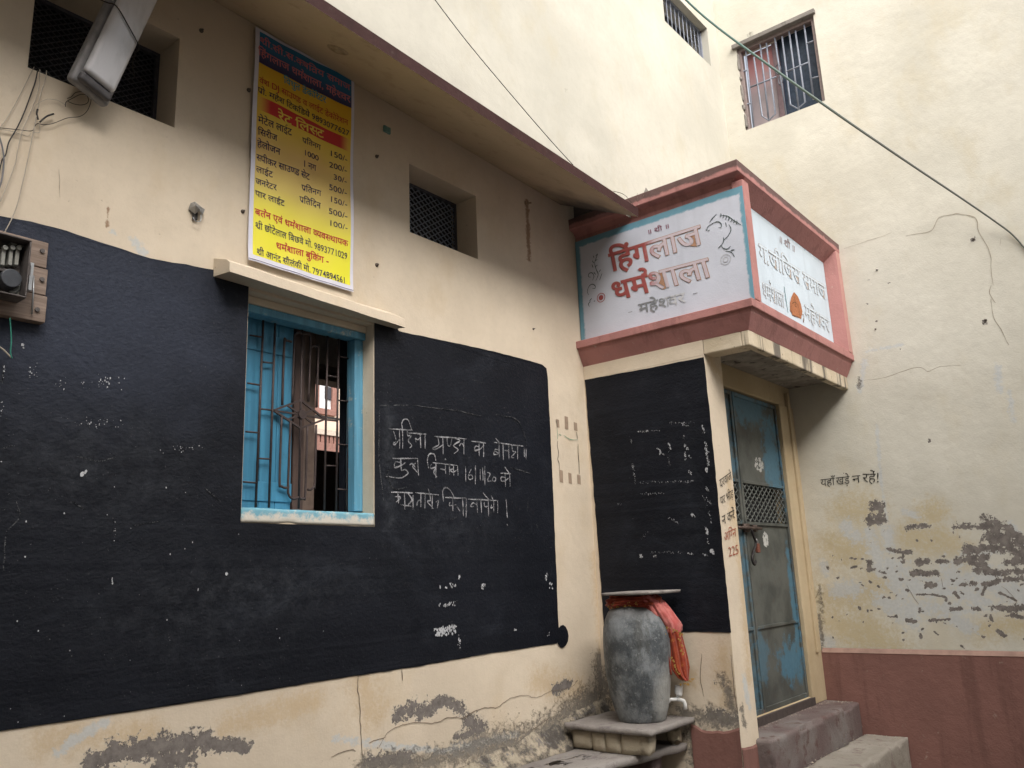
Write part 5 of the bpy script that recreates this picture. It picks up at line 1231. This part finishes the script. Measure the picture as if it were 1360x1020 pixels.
wire('looped_wire', [ct(*p) for p in ((0,800),(150,815),(300,830),(330,800),(360,760),(430,770),(520,755),(650,705),(770,690),(840,640),(880,540),(860,470),(800,450),(730,460),(690,500),(650,515))], 2.985, .0013, COPPER, 'thin wire sweeping right in a wide loop below the lamp')
wire('looped_wire', [ct(*p) for p in ((632,595),(640,550),(700,515),(770,480),(830,480),(855,520),(845,560),(790,578),(720,570),(660,545))], 2.983, .0013, COPPER, 'small coiled loop of thin wire under the lamp end')
wire('looped_wire', [ct(*p) for p in ((632,580),(560,535),(470,522),(390,550),(340,590),(325,640))], 2.988, .001, WIREW, 'faint thin wire arching over the taped wire ends')
wire('looped_wire', [ct(*p) for p in ((0,812),(100,830),(200,860),(270,880),(300,850))], 2.987, .0012, WIREW, 'thin wire running along the left edge below the taped ends')
wire('looped_wire', [ct(*p) for p in ((370,740),(385,790),(380,845),(320,840))], 2.985, .0012, WIREW, 'short kinked wire tail below the taped ends')
wire('taped_end', [ct(*p) for p in ((365,620),(355,660),(370,720))], 2.98, .0035, COPPER, 'upright black taped wire end on the wall under the ventilator', sm=4)
wire('taped_end', [ct(*p) for p in ((520,665),(450,690),(385,745))], 2.98, .0035, COPPER, 'slanting black taped wire end on the wall under the ventilator', sm=4)
wire('side_wire', [(-3, 175), (3, 195), (5, 215), (2, 240), (-6, 262)], 2.97, .003, simple('grey cable', (.18, .18, .19), .5), 'grey cable bulging in at the left edge above the switch box')
wire('overhead_wire', [(572, -8), (620, 55), (680, 127), (730, 185), (761, 219)], 2.41, .0024, COPPER, 'thin black wire strung down to the edge of the maroon ledge')
wire('overhead_wire', [(815, 254), (828, 258), (838, 268), (843, 276)], 2.40, .0016, COPPER, 'short bent wire lying at the end of the ledge')
P_ = [onX(905, -6, 5.5), onX(955, 38, 5.6), onX(1090, 136, 5.85), onX(1190, 205, 6.02), onX(1275, 262, 6.14), onX(1320, 293, 6.22), onX(1345, 312, 6.262), onX(1366, 336, 6.27)]
rad = [1.2, 1.2, 1.3, 1.15, .9, .8, .8, .8]; SP = smooth_path(P_, 8); tp = [np.interp(i/8, range(8), rad) for i in range(len(SP))]
t = NT('green plastic cable', .5, .4); c = t.mix(t.ramp(t.sep()[1], 2.2, 1.2), (.06, .12, .105), (.09, .095, .08)); GC = t.color(c)
MB().tube(SP, .0078, 8, tp).build('overhead_cable', GC, None, 0, True, label='thick green grey cable crossing in front of the upper window', category='cable')

# lamp lashed in the left ventilator
LP_ = thing('street_lamp', 'dusty tube lamp fixture tied across the left ventilator', 'lamp', (1.25, 2.93, 1.9))
a0 = onY(116, 122, 2.93); a1 = onY(186, -24, 2.86)
ax_ = (a1-a0).normalized(); fwd = Vector((.12, -.9, -.42)); fwd = (fwd-ax_*fwd.dot(ax_)).normalized(); sd_ = ax_.cross(fwd).normalized()
def lampbox(w_, d0, d1, l0, l1, name, mat, bev, par, seg=3):
    V = []
    for l in (l0, l1):
        for s_, d in ((-1, d0), (1, d0), (1, d1), (-1, d1)): V.append(a0+ax_*l+sd_*s_*w_+fwd*d)
    F = [(0, 3, 2, 1), (4, 5, 6, 7), (0, 1, 5, 4), (1, 2, 6, 5), (2, 3, 7, 6), (3, 0, 4, 7)]
    o = link(name, mesh_of(V, F), mat, par, True); m_ = o.modifiers.new('b', 'BEVEL'); m_.width = bev; m_.segments = seg; return o
lampbox(.083, -.02, .022, -.01, .62, 'lamp_housing', simple('grey enamel', (.27, .265, .27), .45), .016, LP_, 4)
t = NT('dusty diffuser', .3, .5); c = t.mix(t.ramp(t.noise(12, 5, .6, stretch=(1, 1, .3)), .4, .7), (.62, .62, .65), (.46, .46, .48)); t.b.inputs['Coat Weight'].default_value = .3
lampbox(.066, .0225, .062, .035, .60, 'diffuser', t.color(c), .022, LP_, 4)
lampbox(.068, .021, .05, -.002, .034, 'end_cap', simple('dark end cap', (.10, .095, .10), .5), .012, LP_, 3)
lw = [a0+ax_*(.30-.05*u)+sd_*u*.1+fwd*d for u, d in ((-1.6, -.03), (-1.15, -.02), (-.86, .026), (-.68, .063), (0, .068), (.68, .063), (.86, .026), (1.15, -.02), (1.6, -.05))]
if lw[0].x > lw[-1].x: pass
MB().tube(smooth_path(lw, 5), .0026, 6).build('tie_wire', COPPER, None, 0, True, label='black wire tied round the tube lamp in the left ventilator', category='wire')

# ------------------------------------------------------------------ small fixings
BK = thing('wall_bracket', 'bent tin bracket nailed to the wall left of the banner', 'bracket', onY(262, 278, WA))
q = onY(262, 277, 2.985)
mb = MB(); u_ = Vector((.85, 0, -.30)).normalized(); v_ = Vector((.3, 0, .85)).normalized()
def pt(a, b_, d): return q+u_*a+v_*b_+Vector((0, d, 0))
mb.quad(pt(-.022, -.012, -.03), pt(.026, -.016, -.012), pt(.030, .018, .0), pt(-.02, .022, .0)); mb.quad(pt(-.022, -.012, -.03), pt(-.026, -.02, 0.01), pt(.0, -.03, .0), pt(.004, -.016, -.03)); mb.quad(pt(-.022, -.012, -.03), pt(-.02, .022, 0), pt(-.03, .01, .01), pt(-.028, -.02, .01))
o = mb.build('tin_plate', GALV, BK); s_ = o.modifiers.new('s', 'SOLIDIFY'); s_.thickness = .002
MB().tube(smooth_path([pt(.02, -.02, -.01), pt(.028, -.05, -.012), pt(.01, -.062, -.01), pt(-.004, -.05, -.005)], 5), .0016, 6).build('wire_loop', GALV, BK, 0, True)
mb = MB(); mb.box(q+Vector((-.015, .0, -.05)), q+Vector((.005, .013, -.015))); mb.build('dark_plug', INK, BK, .003)
def nail(px, py, r, mat, label, group, pl='A'):
    r = r*(.62 if pl == 'D' else .85)
    q = onY(px, py, WA) if pl == 'A' else onX(px, py, XD); d = Vector((0, -1, 0)) if pl == 'A' else Vector((-1, 0, 0))
    mb = MB(); mb.tube([q+d*(-.003), q+d*.006, q+d*.008, q+d*.016], r, 9, [1.25, 1.1, .55, .5]); return mb.build('screw_plug', mat, None, 0, True, label=label, category='screw plug', group=group)
PG = simple('grimy plug', (.12, .10, .085), .8); G_ = 'screw plugs left in the long wall'
nail(322, 281, .009, PG, 'grey screw plug just left of the banner at mid height', G_); nail(330, 120, .010, PG, 'dark screw plug against the upper left edge of the banner', G_)
nail(500, 208, .010, PG, 'brown screw plug right of the banner below the green clip', G_); nail(500, 352, .010, PG, 'grey screw plug above the lintel end, right of the banner', G_)
nail(267, 41, .010, PG, 'dark screw plug between the left ventilator and the banner', G_); nail(708, 437, .006, PG, 'small dark plug above the right end of the big blackboard', G_)
nail(1165, 358, .012, simple('white plug', (.42, .40, .36), .7), 'pale plug in the side wall beside the sign box', 'plugs in the side wall', 'D'); nail(1163, 437, .008, PG, 'dark plug in the side wall beside the lower sign corner', 'plugs in the side wall', 'D'); nail(1309, 425, .012, PG, 'dark plug in the side wall near the long crack', 'plugs in the side wall', 'D')
nail(1293, 318, .011, PG, 'dark plug in the side wall under the top of the arched crack', 'plugs in the side wall', 'D')
q = onY(515, 172, WA-.01); mb = MB(); mb.box(q+Vector((-.024, 0, -.018)), q+Vector((.022, .012, .018))); mb.tube([q+Vector((-.02, -.004, .014)), q+Vector((-.022, -.006, -.02)), q+Vector((.0, -.006, -.026))], .003, 6)
mb.build('cable_clip', simple('faded green clip', (.17, .32, .29), .6), None, .003, label='faded green cable clip right of the banner under the ledge', category='clip')
# rusty nail with strap
q = onY(700, 270, WA-.008); mb = MB(); mb.box(q+Vector((-.016, -.004, -.012)), q+Vector((.010, .01, .014))); mb.tube([q+Vector((.0, -.006, .0)), q+Vector((.02, -.02, .004))], .006, 7); 
mb.build('rusty_hook', simple('rusty hook', (.30, .22, .15), .8), None, .002, label='rusty hook high on the wall with a brown streak below it', category='hook')
# hook plate on the ledge soffit
q = onY(449, 62, 2.69); zz = led(q.x)+(jz(q.x)-led(q.x))*(2.69-2.405)/(.595)
HP = thing('ceiling_hook_plate', 'round plastered hook plate under the ledge beside the banner', 'hook plate', (q.x, 2.69, zz))
cc = Vector((q.x, 2.69, q.z)); tilt = Matrix.Rotation(math.atan2(jz(2)-led(2), .595), 3, 'X')
V = []; F = []; n = 20
for i, (r, d) in enumerate(((.050, 0), (.046, .006), (.034, .009), (.030, .004), (.018, .005), (.012, .016), (.0, .018))):
    for k in range(n):
        a = 6.283*k/n; V.append(Vector((q.x, 2.69, zz))+tilt @ Vector((math.cos(a)*r*1.05, math.sin(a)*r, -d)))
    if i:
        for k in range(n): F.append(((i-1)*n+k, (i-1)*n+(k+1) % n, i*n+(k+1) % n, i*n+k))
link('plate', mesh_of(V, F), simple('limewashed plate', (.40, .32, .22), .9, 0, .4, .5), HP, True)
# remains of a paper notice taped between the boards
TN = thing('notice_remains', 'brown tape strips left from a torn notice between the two blackboards', 'tape', onY(757, 600, WA))
ctp = lambda x, y, d=.002: onY(x/8.5+720, y/8.5+540, WA-d)
TAPE = simple('old brown tape', (.36, .27, .20), .35, 0, .2, .2)
for (x, y, w_, h_) in ((175, 188, 32, 90), (272, 182, 38, 145), (375, 225, 38, 95), (213, 785, 40, 140), (313, 808, 36, 120), (413, 822, 38, 105)):
    P_ = [ctp(x-w_/2, y-h_/2-4), ctp(x+w_/2, y-h_/2+8), ctp(x+w_/2+6, y+h_/2+6), ctp(x-w_/2+6, y+h_/2-6)]
    MB().poly(P_).build('tape_strip', TAPE, TN)
strokes('paper_edge', [[(155,150),(165,200),(170,240)],[(180,385),(175,450),(190,520),(180,590),(195,640),(200,710)],[(388,290),(400,370)],[(405,420),(408,560),(415,650),(418,760)]], .006, lambda x, y: ctp(x, y, .003), NY, simple('torn paper glue', (.14, .115, .09), .9), TN, 3, .003)
strokes('paper_edge', [[(172,245),(178,310),(175,370)],[(190,315),(215,330)],[(240,325),(280,350),(330,375),(400,375)]], .004, lambda x, y: ctp(x, y, .003), NY, simple('green thread', (.10, .30, .20), .8), TN, 3, .003)
